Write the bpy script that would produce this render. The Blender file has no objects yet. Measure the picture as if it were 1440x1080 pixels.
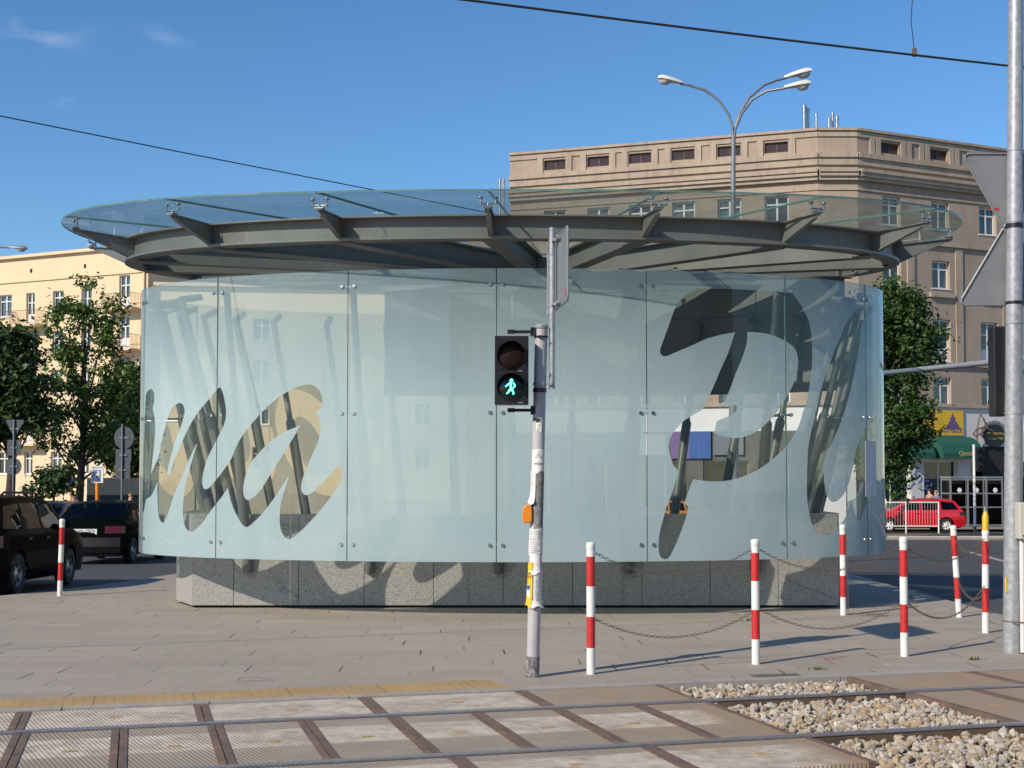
import bpy, bmesh, math, random
from mathutils import Vector, Matrix
from mathutils.geometry import delaunay_2d_cdt, convex_hull_2d
R = math.radians
random.seed(7)
S = bpy.context.scene
COL = S.collection

# ------------------------------------------------------------------ camera model
F = 1900.0; TH = R(2.2); EYE = 1.55
SHY = 125 - F * math.tan(TH)
def gz(y):
    if y < 0: return 0.0
    if y < 20: return -.01 * y
    if y < 110: return -.2 - .022 * (y - 20)
    return -2.18
def ray(px, py):
    u = (px - 720) / F; v = -(py - 540 - SHY) / F
    return Vector((u, math.cos(TH) - v * math.sin(TH), math.sin(TH) + v * math.cos(TH)))
def at(px, py, Y):
    d = ray(px, py); t = Y / d.y
    return Vector((d.x * t, Y, EYE + d.z * t))
def G(px, py):
    lo, hi = 1., 800.
    for _ in range(60):
        m = (lo + hi) / 2
        if at(px, py, m).z > gz(m): lo = m
        else: hi = m
    return at(px, py, lo)

cd = bpy.data.cameras.new('camera'); cam = bpy.data.objects.new('camera', cd); COL.objects.link(cam)
cam.location = (0, 0, EYE); cam.rotation_euler = (math.pi / 2 + TH, 0, 0)
cd.sensor_width = 36; cd.lens = 36 * F / 1440; cd.shift_y = SHY / 1440; cd.clip_end = 3000
S.camera = cam

# ------------------------------------------------------------------ world and sun
SUN_EL = 33.0
sun_to = Vector((-.727, -.687, 0)).normalized() * math.cos(R(SUN_EL)) + Vector((0, 0, math.sin(R(SUN_EL))))
W = bpy.data.worlds.new('World'); S.world = W; W.use_nodes = True
nt = W.node_tree; nt.nodes.clear()
out = nt.nodes.new('ShaderNodeOutputWorld'); bg = nt.nodes.new('ShaderNodeBackground')
sky = nt.nodes.new('ShaderNodeTexSky'); sky.sky_type = 'NISHITA'; sky.sun_disc = False
sky.sun_elevation = R(SUN_EL); sky.sun_rotation = math.atan2(sun_to.x, sun_to.y)
sky.air_density = 1.0; sky.dust_density = .1; sky.ozone_density = 5.0; sky.altitude = 100
bg.inputs[1].default_value = .103
hs = nt.nodes.new('ShaderNodeHueSaturation'); hs.inputs['Saturation'].default_value = 1.15
tc = nt.nodes.new('ShaderNodeTexCoord')
def wmath(op, a, b=None):
    n = nt.nodes.new('ShaderNodeMath'); n.operation = op
    for i, q in enumerate((a, b)):
        if q is None: continue
        if hasattr(q, 'links'): nt.links.new(q, n.inputs[i])
        else: n.inputs[i].default_value = q
    return n.outputs[0]
noise = nt.nodes.new('ShaderNodeTexNoise'); noise.inputs['Scale'].default_value = 26; noise.inputs['Detail'].default_value = 7
mpp = nt.nodes.new('ShaderNodeMapping'); mpp.inputs['Scale'].default_value = (1, 1, 2.4)
nt.links.new(tc.outputs['Generated'], mpp.inputs[0]); nt.links.new(mpp.outputs[0], noise.inputs['Vector'])
tot = None
for (px, py, r, k) in ((50, 44, .026, .30), (88, 130, .007, .38), (228, 52, .018, .12)):
    d = ray(px, py).normalized()
    vm = nt.nodes.new('ShaderNodeVectorMath'); vm.operation = 'SUBTRACT'; vm.inputs[1].default_value = d
    nt.links.new(tc.outputs['Generated'], vm.inputs[0])
    v2 = nt.nodes.new('ShaderNodeVectorMath'); v2.operation = 'MULTIPLY'; v2.inputs[1].default_value = (1, 1, 2.6 if r > .012 else 1.2)
    nt.links.new(vm.outputs[0], v2.inputs[0])
    vl = nt.nodes.new('ShaderNodeVectorMath'); vl.operation = 'LENGTH'; nt.links.new(v2.outputs[0], vl.inputs[0])
    q = wmath('DIVIDE', vl.outputs['Value'], r); q = wmath('MULTIPLY', q, q); q = wmath('MULTIPLY', q, -1.); q = wmath('EXPONENT', q)
    q = wmath('MULTIPLY', q, k)
    tot = q if tot is None else wmath('ADD', tot, q)
ncr = nt.nodes.new('ShaderNodeMapRange'); ncr.inputs[1].default_value = .46; ncr.inputs[2].default_value = .75
nt.links.new(noise.outputs['Fac'], ncr.inputs[0])
tot = wmath('MULTIPLY', tot, ncr.outputs[0])
mx = nt.nodes.new('ShaderNodeMixRGB'); mx.inputs[2].default_value = (7, 7.4, 8.2, 1)
nt.links.new(tot, mx.inputs[0]); nt.links.new(sky.outputs[0], hs.inputs['Color']); nt.links.new(hs.outputs[0], mx.inputs[1])
nt.links.new(mx.outputs[0], bg.inputs[0]); nt.links.new(bg.outputs[0], out.inputs[0])
sl = bpy.data.lights.new('sun', 'SUN'); sl.energy = 3.9; sl.angle = R(.55); sl.color = (1, .89, .74)
so = bpy.data.objects.new('sun', sl); COL.objects.link(so); so.rotation_euler = sun_to.to_track_quat('Z', 'Y').to_euler()
so.location = (-20, -20, 30)
S.view_settings.view_transform = 'Standard'; S.view_settings.look = 'None'; S.view_settings.exposure = .42; S.view_settings.gamma = 1
S.cycles.transparent_max_bounces = 24; S.cycles.max_bounces = 10

# ------------------------------------------------------------------ materials
class NT:
    def __init__(s, m): s.m = m; s.t = m.node_tree
    def n(s, ty, **kw):
        n = s.t.nodes.new(ty)
        for k, v in kw.items(): setattr(n, k, v)
        return n
    def l(s, a, b): s.t.links.new(a, b)
    def set(s, sock, v):
        if hasattr(v, 'links'): s.l(v, sock)
        else: sock.default_value = v
    def math(s, op, a, b=0., c=0.):
        n = s.n('ShaderNodeMath', operation=op)
        for i, q in enumerate((a, b, c)): s.set(n.inputs[i], q)
        return n.outputs[0]
    def noise(s, vec, scale, detail=4, rough=.55):
        n = s.n('ShaderNodeTexNoise'); n.inputs['Scale'].default_value = scale; n.inputs['Detail'].default_value = detail
        n.inputs['Roughness'].default_value = rough; s.l(vec, n.inputs['Vector']); return n.outputs['Fac']
    def rng(s, v, a, b, c=0., d=1.):
        n = s.n('ShaderNodeMapRange'); s.set(n.inputs[0], v)
        for i, q in enumerate((a, b, c, d)): n.inputs[i + 1].default_value = q
        return n.outputs[0]
    def mix(s, f, a, b):
        n = s.n('ShaderNodeMixRGB'); s.set(n.inputs[0], f)
        for i, q in ((1, a), (2, b)):
            s.set(n.inputs[i], q if hasattr(q, 'links') else (*q, 1))
        return n.outputs[0]
    def bump(s, h, strength=.3, dist=.01):
        n = s.n('ShaderNodeBump'); n.inputs['Strength'].default_value = strength; n.inputs['Distance'].default_value = dist
        s.l(h, n.inputs['Height']); return n.outputs[0]
def new(name):
    m = bpy.data.materials.new(name); m.use_nodes = True
    return m, NT(m), m.node_tree.nodes['Principled BSDF']
def pos(k): return k.n('ShaderNodeNewGeometry').outputs['Position']
def mat(name, c, rough=.6, metal=0., var=.18, scale=6., c2=None, bump=0., bscale=40., coat=0., spec=.5, fine=0., streak=0.):
    m, k, p = new(name)
    P = k.n('ShaderNodeTexCoord').outputs['Object']
    nz = k.noise(P, scale, 5)
    a = tuple(x * (1 - var) for x in c); b = c2 or tuple(min(1, x * (1 + var)) for x in c)
    colr = k.mix(k.rng(nz, .3, .7), a, b)
    if fine:
        colr = k.mix(k.math('MULTIPLY', k.rng(k.noise(P, scale * 14, 3), .35, .65), fine), colr, tuple(x * .55 for x in c))
    if streak:
        mq = k.n('ShaderNodeMapping'); mq.inputs['Scale'].default_value = (2.2, 2.2, .16); k.l(P, mq.inputs[0])
        colr = k.mix(k.math('MULTIPLY', k.rng(k.noise(mq.outputs[0], 1.6, 6, .65), .48, .72), streak), colr, tuple(x * .45 for x in c))
        colr = k.mix(k.math('MULTIPLY', k.rng(k.noise(P, .22, 5, .6), .5, .7), streak * .6), colr, tuple(min(1, x * 1.25) for x in c))
    k.set(p.inputs['Base Color'], colr)
    k.set(p.inputs['Roughness'], k.rng(nz, .2, .8, max(.02, rough - .08), min(1, rough + .08)))
    p.inputs['Metallic'].default_value = metal; p.inputs['Coat Weight'].default_value = coat; p.inputs['Specular IOR Level'].default_value = spec
    if bump: k.l(k.bump(k.noise(P, bscale, 4), bump, .01), p.inputs['Normal'])
    return m
M = {}
M['steel'] = mat('grey_painted_steel', (.205, .205, .193), .42, .1, .10, 1.5, fine=.10)
M['tubesteel'] = mat('shaded_tube_steel', (.15, .155, .15), .4, .1, .12, 2, fine=.1)  # steel colour darkened to carry the shade on the tube feet
M['inox'] = mat('stainless', (.48, .48, .48), .34, 1., .1)
M['galv'] = mat('galvanised', (.38, .39, .41), .42, .35, .22, 22, bump=.15, bscale=60, fine=.35)
M['polegrey'] = mat('pole_grey_paint', (.42, .41, .42), .45, 0, .08, 5, fine=.12)
M['black'] = mat('black_plastic', (.012, .012, .013), .38, 0, .2)
M['dark'] = mat('shadow_gap', (.012, .012, .012), .9, 0, .2)
M['rubber'] = mat('rubber', (.018, .018, .018), .75, 0, .2)
M['white'] = mat('white_paint', (.74, .73, .70), .45, 0, .07, 9, fine=.16)
M['red'] = mat('red_paint', (.50, .022, .022), .5, 0, .14, 9, fine=.22)
M['yellow'] = mat('yellow_paint', (.70, .43, .02), .45, 0, .1, 9)
M['orange'] = mat('orange_paint', (.70, .22, .015), .45, 0, .1, 9)
M['rust'] = mat('rusty_steel', (.12, .082, .066), .75, .1, .3, 7, c2=(.20, .13, .09), bump=.3)
M['framesteel'] = mat('rust_stained_angle', (.125, .098, .09), .7, .0, .25, 5, c2=(.25, .145, .085), bump=.3, fine=.4)
M['chainsteel'] = mat('chain_steel', (.22, .20, .17), .5, .5, .3, 20, c2=(.24, .16, .10))
M['paper'] = mat('paper', (.72, .71, .68), .8, 0, .08, 9, fine=.1)
M['ink'] = mat('black_ink', (.03, .03, .035), .8, 0, .1)
M['greyink'] = mat('grey_print', (.36, .36, .37), .8, 0, .3, 40)
M['blue'] = mat('blue_sign', (.03, .09, .29), .4, 0, .1)
M['signshade'] = mat('shaded_sign_back', (.075, .08, .09), .6, .1, .08, 5)  # tree and building shade put into the grey of the far sign backs
M['signback'] = mat('sign_back_aluminium', (.23, .24, .25), .5, .3, .08, 5, fine=.06)
M['trunk'] = mat('bark', (.045, .034, .026), .9, 0, .3, 9, bump=.6, bscale=18)
M['cream'] = mat('cream_render', (.70, .545, .36), .9, 0, .04, .35, fine=.05, bump=.08, streak=.12)
M['cream2'] = mat('cream_trim', (.66, .52, .35), .9, 0, .05, .6)
M['tan'] = mat('tan_render', (.365, .285, .22), .9, 0, .09, .3, bump=.12, bscale=14, fine=.12, streak=.38)
M['tan2'] = mat('tan_trim', (.39, .315, .245), .9, 0, .12, .6, fine=.2, streak=.55)
M['whitewall'] = mat('white_shop_wall', (.62, .61, .60), .8, 0, .06, .8)
M['frame'] = mat('window_frame_white', (.72, .71, .69), .45, 0, .04)
M['brownframe'] = mat('window_frame_brown', (.16, .075, .045), .6, 0, .2)
M['curtain'] = mat('net_curtain', (.42, .42, .41), .9, 0, .25, 5)
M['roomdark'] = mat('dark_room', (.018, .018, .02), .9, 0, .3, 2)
M['skin'] = mat('skin', (.52, .30, .21), .6, 0, .05)
M['hair'] = mat('dark_hair', (.03, .02, .015), .7, 0, .2)
M['hair2'] = mat('fair_hair', (.25, .15, .07), .7, 0, .2)
M['greycloth'] = mat('grey_cloth', (.14, .16, .19), .85, 0, .15)
M['whitecloth'] = mat('white_cloth', (.68, .66, .66), .85, 0, .06)
M['darkcloth'] = mat('dark_cloth', (.04, .04, .055), .85, 0, .15)
M['beigecloth'] = mat('beige_cloth', (.36, .27, .19), .85, 0, .15)
M['awning'] = mat('green_awning', (.012, .085, .06), .7, 0, .15)
M['gold'] = mat('gold_letters', (.55, .42, .10), .5, 0, .1)
M['lampwhite'] = mat('lamp_housing', (.62, .62, .58), .4, 0, .05)
M['lampgrey'] = mat('lamp_pole_grey', (.20, .215, .23), .45, .3, .1)
M['glassy'] = mat('lamp_bowl', (.5, .5, .5), .1, 0, .1)
M['boxbeige'] = mat('beige_box', (.50, .46, .41), .5, 0, .05)
M['conduit'] = mat('white_conduit', (.66, .61, .58), .5, 0, .05)
M['rail'] = mat('rail_steel_side', (.19, .135, .092), .6, .5, .25, 15)
M['railtop'] = mat('rail_head', (.30, .29, .31), .38, .55, .15, 30)
M['carblack'] = mat('black_car_paint', (.003, .0042, .0036), .14, 0, .1, coat=0., spec=.16)
M['carblack'].node_tree.nodes['Principled BSDF'].inputs['IOR'].default_value = 1.16
M['carblack'].node_tree.nodes['Principled BSDF'].inputs['Specular IOR Level'].default_value = .05
M['carblue'] = mat('dark_blue_car_paint', (.02, .025, .06), .16, 0, .1, coat=.3, spec=.4)
M['carred'] = mat('red_car_paint', (.55, .008, .018), .16, 0, .05, coat=.8)
M['carorange'] = mat('orange_car_paint', (.38, .14, .01), .16, 0, .05, coat=.8)
M['bumper'] = mat('bumper_plastic', (.012, .012, .013), .5, 0, .1)
M['rim'] = mat('wheel_rim', (.40, .41, .42), .32, .6, .1)
M['taillight'] = mat('tail_light', (.075, .004, .006), .25, 0, .2, coat=.1)
M['headlight'] = mat('head_light', (.6, .62, .64), .1, .3, .1, coat=1.)
M['hedge'] = mat('hedge_leaf', (.09, .14, .015), .7, 0, .3, 4)
M['kerb'] = mat('kerb_stone', (.33, .30, .27), .85, 0, .14, 5, fine=.2, bump=.2)
M['grimebase'] = mat('scraped_black_band', (.02, .02, .02), .6, 0, .3, 30, c2=(.35, .34, .34))

def m_glass(name, tint, gloss=.9, dirt=.0, dirtcol=(.5, .5, .5), rough=.0):
    m, k, p = new(name); t = m.node_tree; t.nodes.remove(p)
    o = t.nodes['Material Output']
    tr = k.n('ShaderNodeBsdfTransparent'); tr.inputs[0].default_value = (*tint, 1)
    gl = k.n('ShaderNodeBsdfGlossy'); gl.inputs['Roughness'].default_value = rough
    fr = k.n('ShaderNodeFresnel'); k.set(fr.inputs[0], k.rng(k.n('ShaderNodeNewGeometry').outputs['Backfacing'], 0, 1, 1.5, 1 / 1.5))
    base = tr.outputs[0]
    if dirt:
        df = k.n('ShaderNodeBsdfDiffuse'); df.inputs[0].default_value = (*dirtcol, 1)
        tl = k.n('ShaderNodeBsdfTranslucent'); tl.inputs[0].default_value = (*dirtcol, 1)
        a = k.n('ShaderNodeMixShader'); a.inputs[0].default_value = .5; k.l(df.outputs[0], a.inputs[1]); k.l(tl.outputs[0], a.inputs[2])
        b = k.n('ShaderNodeMixShader')
        P = pos(k)
        k.set(b.inputs[0], k.rng(k.noise(P, 1.6, 6, .65), .3, .75, dirt * .45, dirt * 1.6))
        k.l(base, b.inputs[1]); k.l(a.outputs[0], b.inputs[2]); base = b.outputs[0]
    mxs = k.n('ShaderNodeMixShader'); k.set(mxs.inputs[0], k.math('MULTIPLY', fr.outputs[0], gloss))
    k.l(base, mxs.inputs[1]); k.l(gl.outputs[0], mxs.inputs[2]); k.l(mxs.outputs[0], o.inputs[0])
    return m
M['clear'] = m_glass('clear_glass', (.90, .935, .915), .9, .025, (.45, .5, .48))
M['clearin'] = m_glass('clear_glass_inner', (.965, .98, .975), .35)
M['roofglass'] = m_glass('roof_glass', (.74, .81, .79), .75, .19, (.40, .43, .40))
M['carglass'] = m_glass('car_glass', (.12, .16, .165), .55)
M['winglass'] = m_glass('window_glass', (.75, .80, .80), 1.3)
M['glassedge'] = mat('glass_edge', (.10, .19, .17), .25, 0, .2, 3)

def m_frit(name='frit_printed_glass', kd=1.):
    m, k, p = new(name); t = m.node_tree; t.nodes.remove(p); o = t.nodes['Material Output']
    P = pos(k)
    sep = k.n('ShaderNodeSeparateXYZ'); k.l(P, sep.inputs[0])
    # printed dots: dense below, thinner towards the top edge of the pane
    dens = k.rng(sep.outputs['Z'], 2.3, 3.85, .90, .42)
    dens = k.math('SUBTRACT', dens, k.rng(sep.outputs['Z'], .5, 2.0, .03, .0))
    dens = k.math('MULTIPLY', dens, kd)
    df = k.n('ShaderNodeBsdfDiffuse'); tl = k.n('ShaderNodeBsdfTranslucent')
    nz = k.noise(P, .8, 5)
    mp = k.n('ShaderNodeMapping'); mp.inputs['Scale'].default_value = (9, 9, .5); k.l(P, mp.inputs[0])
    streak = k.noise(mp.outputs[0], 1.2, 4)
    c = k.mix(k.rng(nz, .3, .7), (.495, .66, .69), (.585, .75, .775))
    c = k.mix(k.math('MULTIPLY', k.rng(streak, .52, .78), .13), c, (.40, .44, .42))
    # halftone
    c = k.mix(k.rng(k.noise(P, 170, 2), .35, .65, 0, .22), c, (.22, .28, .29))
    k.l(c, df.inputs[0]); k.l(c, tl.inputs[0])
    a = k.n('ShaderNodeMixShader'); a.inputs[0].default_value = .36; k.l(df.outputs[0], a.inputs[1]); k.l(tl.outputs[0], a.inputs[2])
    tr = k.n('ShaderNodeBsdfTransparent'); tr.inputs[0].default_value = (.80, .86, .84, 1)
    b = k.n('ShaderNodeMixShader'); k.set(b.inputs[0], dens); k.l(tr.outputs[0], b.inputs[1]); k.l(a.outputs[0], b.inputs[2])
    gl = k.n('ShaderNodeBsdfGlossy'); gl.inputs['Roughness'].default_value = .0
    fr = k.n('ShaderNodeFresnel'); k.set(fr.inputs[0], k.rng(k.n('ShaderNodeNewGeometry').outputs['Backfacing'], 0, 1, 1.5, 1 / 1.5))
    e = k.n('ShaderNodeMixShader'); k.set(e.inputs[0], k.math('MULTIPLY', fr.outputs[0], 1.0)); k.l(b.outputs[0], e.inputs[1]); k.l(gl.outputs[0], e.inputs[2])
    k.l(e.outputs[0], o.inputs[0]); return m
M['frit'] = m_frit(); M['fritrear'] = m_frit('frit_light_print', .52)

def m_granite():
    m, k, p = new('grey_granite'); P = k.n('ShaderNodeTexCoord').outputs['Object']
    a = k.noise(P, 150, 2); b = k.noise(P, 55, 3); c = k.noise(P, 1.1, 3)
    col = k.mix(k.rng(a, .35, .65), (.20, .195, .18), (.47, .455, .435))
    col = k.mix(k.math('MULTIPLY', k.rng(b, .52, .62), .5), col, (.09, .09, .088))
    col = k.mix(k.math('MULTIPLY', k.rng(c, .4, .7), .25), col, (.30, .28, .25))
    k.l(col, p.inputs['Base Color']); p.inputs['Roughness'].default_value = .5; return m
M['granite'] = m_granite()

def m_pave():
    m, k, p = new('concrete_slabs'); P = pos(k)
    mp = k.n('ShaderNodeMapping'); mp.inputs['Rotation'].default_value = (0, 0, R(-2)); k.l(P, mp.inputs[0])
    # wobble
    w = k.n('ShaderNodeTexNoise'); w.inputs['Scale'].default_value = .7; k.l(P, w.inputs['Vector'])
    va = k.n('ShaderNodeVectorMath', operation='MULTIPLY_ADD'); k.l(w.outputs['Color'], va.inputs[0]); va.inputs[1].default_value = (.05, .05, 0); k.l(mp.outputs[0], va.inputs[2])
    sp = k.n('ShaderNodeSeparateXYZ'); k.l(va.outputs[0], sp.inputs[0])
    def wn2(a, b):
        c = k.n('ShaderNodeCombineXYZ'); k.set(c.inputs[0], a); k.set(c.inputs[1], b); n = k.n('ShaderNodeTexWhiteNoise', noise_dimensions='2D'); k.l(c.outputs[0], n.inputs['Vector']); return n.outputs['Value']
    yy = k.math('DIVIDE', sp.outputs['Y'], .37); row = k.math('FLOOR', yy); xo = k.math('ADD', k.math('DIVIDE', sp.outputs['X'], .78), wn2(row, 7.3)); colm = k.math('FLOOR', xo)
    tint = wn2(colm, row)
    dx = k.math('MULTIPLY', k.math('PINGPONG', xo, .5), .78); dy = k.math('MULTIPLY', k.math('PINGPONG', yy, .5), .37)
    jid = k.math('FLOOR', k.math('ADD', xo, .5)); jst = k.math('POWER', wn2(jid, k.math('ADD', row, 31.)), 3.0)
    jx = k.math('MULTIPLY', k.rng(dx, .004, .011, 1., 0.), k.math('ADD', k.math('MULTIPLY', jst, 1.9), .2)); jy = k.math('MULTIPLY', k.rng(dy, .002, .006, 1., 0.), .35)
    brf = k.math('MAXIMUM', jx, jy)
    col = k.mix(tint, (.325, .276, .222), (.375, .322, .258))
    big = k.noise(P, .45, 5, .6); col = k.mix(k.math('MULTIPLY', k.rng(big, .35, .7), .45), col, (.245, .212, .172))
    warm = k.noise(P, .9, 4); col = k.mix(k.math('MULTIPLY', k.rng(warm, .5, .75), .45), col, (.38, .325, .255))
    fi = k.noise(P, 45, 5, .7); col = k.mix(k.math('MULTIPLY', k.rng(fi, .4, .7), .35), col, (.17, .155, .14))
    st = k.noise(P, 5, 6, .7); col = k.mix(k.math('MULTIPLY', k.rng(st, .58, .72), .38), col, (.13, .115, .10))
    # joints, broken up so that many nearly vanish
    jn = k.noise(P, 2.1, 3); jf = k.math('MULTIPLY', brf, k.rng(jn, .35, .62, .35, .95))
    col = k.mix(jf, col, (.085, .072, .06))
    k.l(col, p.inputs['Base Color']); p.inputs['Roughness'].default_value = .85
    h = k.math('ADD', k.math('MULTIPLY', brf, -1.), k.math('MULTIPLY', fi, .25))
    tilt = k.math('MULTIPLY', tint, .6)
    k.l(k.bump(k.math('ADD', h, tilt), .35, .006), p.inputs['Normal']); return m
M['pave'] = m_pave()
def m_asphalt(name, c, s=1.):
    m, k, p = new(name); P = pos(k)
    col = k.mix(k.rng(k.noise(P, 90, 3), .35, .65), tuple(x * .7 for x in c), tuple(x * 1.3 for x in c))
    col = k.mix(k.math('MULTIPLY', k.rng(k.noise(P, .35, 5), .4, .7), .5), col, tuple(x * 1.45 for x in c))
    col = k.mix(k.math('MULTIPLY', k.rng(k.noise(P, 1.6, 6, .7), .6, .72), .4), col, tuple(x * .55 for x in c))
    k.l(col, p.inputs['Base Color']); p.inputs['Roughness'].default_value = .8
    k.l(k.bump(k.noise(P, 140, 2), .3, .004), p.inputs['Normal']); return m
M['asphalt'] = m_asphalt('road_asphalt', (.052, .050, .050))
M['asphaltL'] = m_asphalt('old_asphalt', (.095, .09, .085))
M['farpave'] = m_asphalt('far_pavement', (.20, .18, .16))
M['bed'] = m_asphalt('track_bed_soil', (.14, .11, .08))
TA = R(15.6); RO = G(720, 999)
UD = Vector((math.cos(TA), math.sin(TA), 0)); VD = Vector((-math.sin(TA), math.cos(TA), 0))
def tuv(u, v, dz=0.):
    p = Vector((RO.x, RO.y, 0)) + UD * u + VD * v
    return Vector((p.x, p.y, gz(p.y) + dz))
def uvnodes(k):
    P = pos(k)
    def dot(d):
        a = k.n('ShaderNodeVectorMath', operation='SUBTRACT'); k.l(P, a.inputs[0]); a.inputs[1].default_value = (RO.x, RO.y, 0)
        b = k.n('ShaderNodeVectorMath', operation='DOT_PRODUCT'); k.l(a.outputs[0], b.inputs[0]); b.inputs[1].default_value = d
        return b.outputs['Value']
    return P, dot(UD), dot(VD)
def m_panel(paint):
    m, k, p = new('grooved_panel_' + paint); P, u, v = uvnodes(k)
    col = k.mix(k.rng(k.noise(P, 2.2, 5), .3, .7), (.30, .245, .185), (.40, .335, .255))
    col = k.mix(k.math('MULTIPLY', k.rng(k.noise(P, 30, 4), .4, .7), .35), col, (.20, .17, .14))
    # iron dust from the wheels and frames, towards the ballast side
    dust = k.math('MULTIPLY', k.rng(u, -.6, 1.4), k.rng(k.noise(P, 1.3, 4), .25, .7, .35, .85))
    col = k.mix(dust, col, (.335, .225, .13))
    if paint != 'bare':
        wear = k.rng(k.noise(P, 5.5, 6, .7), .40, .62, .95, .2)
        wear = k.math('MULTIPLY', wear, k.rng(k.noise(P, 1.1, 4), .25, .5, .7, 1.))
        if paint == 'band':
            e = k.math('MULTIPLY', k.rng(v, -.90, -.86), k.rng(v, -.34, -.30, 1., 0.)); e = k.math('MULTIPLY', e, k.rng(u, 1.15, 1.28, 1., 0.))
        elif paint == 'full':
            e = k.math('MULTIPLY', k.rng(v, .10, .14), k.rng(u, .18, .3, 1., 0.))
        else:
            e = k.math('MULTIPLY', k.rng(v, -1.66, -1.62, 1., 0.), k.rng(u, 1.2, 1.4, 1., 0.))
        col = k.mix(k.math('MULTIPLY', e, wear), col, (.63, .545, .44))
    sk = k.math('ADD', u, k.math('MULTIPLY', v, .22))
    gr = k.math('PINGPONG', sk, .0135); gr = k.rng(gr, .0, .007, 1., 0.)
    col = k.mix(k.math('MULTIPLY', gr, .42), col, (.07, .055, .045))
    k.l(col, p.inputs['Base Color']); p.inputs['Roughness'].default_value = .8
    k.l(k.bump(k.math('MULTIPLY', gr, -1.), .5, .006), p.inputs['Normal']); return m
for q in ('bare', 'band', 'full', 'low'): M['panel_' + q] = m_panel(q)
def m_tact():
    m, k, p = new('yellow_tactile'); P, u, v = uvnodes(k)
    col = k.mix(k.rng(k.noise(P, 1.8, 5), .3, .7), (.34, .225, .10), (.44, .295, .13))
    col = k.mix(k.math('MULTIPLY', k.rng(k.noise(P, 9, 5, .7), .5, .75), .5), col, (.22, .18, .13))
    r = k.rng(k.math('PINGPONG', u, .035), 0, .012, 1, 0); col = k.mix(k.math('MULTIPLY', r, .25), col, (.15, .11, .06))
    j = k.rng(k.math('PINGPONG', u, .35), 0, .008, 1, 0); col = k.mix(k.math('MULTIPLY', j, .6), col, (.12, .09, .05))
    k.l(col, p.inputs['Base Color']); p.inputs['Roughness'].default_value = .85; return m
M['tact'] = m_tact()
def m_stone():
    m, k, p = new('ballast_stone'); P = pos(k)
    i = k.n('ShaderNodeNewGeometry').outputs['Random Per Island']
    cr = k.n('ShaderNodeValToRGB'); k.l(i, cr.inputs[0]); e = cr.color_ramp.elements
    e[0].color = (.24, .18, .11, 1); e[1].color = (.56, .52, .46, 1)
    for ps, cc in ((.2, (.42, .36, .28)), (.4, (.34, .235, .12)), (.55, (.47, .43, .37)), (.75, (.37, .34, .30)), (.88, (.26, .22, .18))):
        q = cr.color_ramp.elements.new(ps); q.color = (*cc, 1)
    col = k.mix(k.math('MULTIPLY', k.rng(k.noise(P, 45, 4), .45, .7), .4), cr.outputs[0], (.20, .15, .10))
    k.l(col, p.inputs['Base Color']); p.inputs['Roughness'].default_value = .85; return m
M['stone'] = m_stone()
def m_grass():
    m, k, p = new('verge_grass'); P = pos(k)
    col = k.mix(k.rng(k.noise(P, .9, 5), .35, .65), (.10, .125, .035), (.21, .17, .10)); col = k.mix(k.rng(k.noise(P, 14, 4), .3, .7, 0, .5), col, (.05, .065, .02))
    k.l(col, p.inputs['Base Color']); p.inputs['Roughness'].default_value = .95; return m
M['grass'] = m_grass()
def m_leaf(name, a, b):
    m, k, p = new(name)
    i = k.n('ShaderNodeNewGeometry').outputs['Random Per Island']
    col = k.mix(i, a, b); k.l(col, p.inputs['Base Color']); p.inputs['Roughness'].default_value = .55
    t = m.node_tree; o = t.nodes['Material Output']
    tl = k.n('ShaderNodeBsdfTranslucent'); k.l(col, tl.inputs[0])
    ms = k.n('ShaderNodeMixShader'); ms.inputs[0].default_value = .3; k.l(p.outputs[0], ms.inputs[1]); k.l(tl.outputs[0], ms.inputs[2]); k.l(ms.outputs[0], o.inputs[0])
    return m
M['leafA'] = m_leaf('leaf_mid_green', (.042, .088, .013), (.125, .20, .036))
M['leafB'] = m_leaf('leaf_dark_green', (.022, .05, .010), (.065, .115, .023))
M['leafC'] = m_leaf('leaf_bright_green', (.017, .048, .008), (.075, .15, .024))
M['leafH'] = m_leaf('leaf_hedge', (.09, .14, .015), (.18, .23, .03))
def m_emit(name, c, s):
    m, k, p = new(name); p.inputs['Base Color'].default_value = (*c, 1); p.inputs['Emission Color'].default_value = (*c, 1); p.inputs['Emission Strength'].default_value = s; return m
M['green_lit'] = m_emit('lit_green', (.12, 1.0, .72), 2.2)
M['redlens'] = mat('unlit_red_lens', (.012, .003, .003), .55, 0, .2, spec=.2)
M['greenlens'] = mat('green_lens_ground', (.003, .012, .010), .15, 0, .2)

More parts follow.
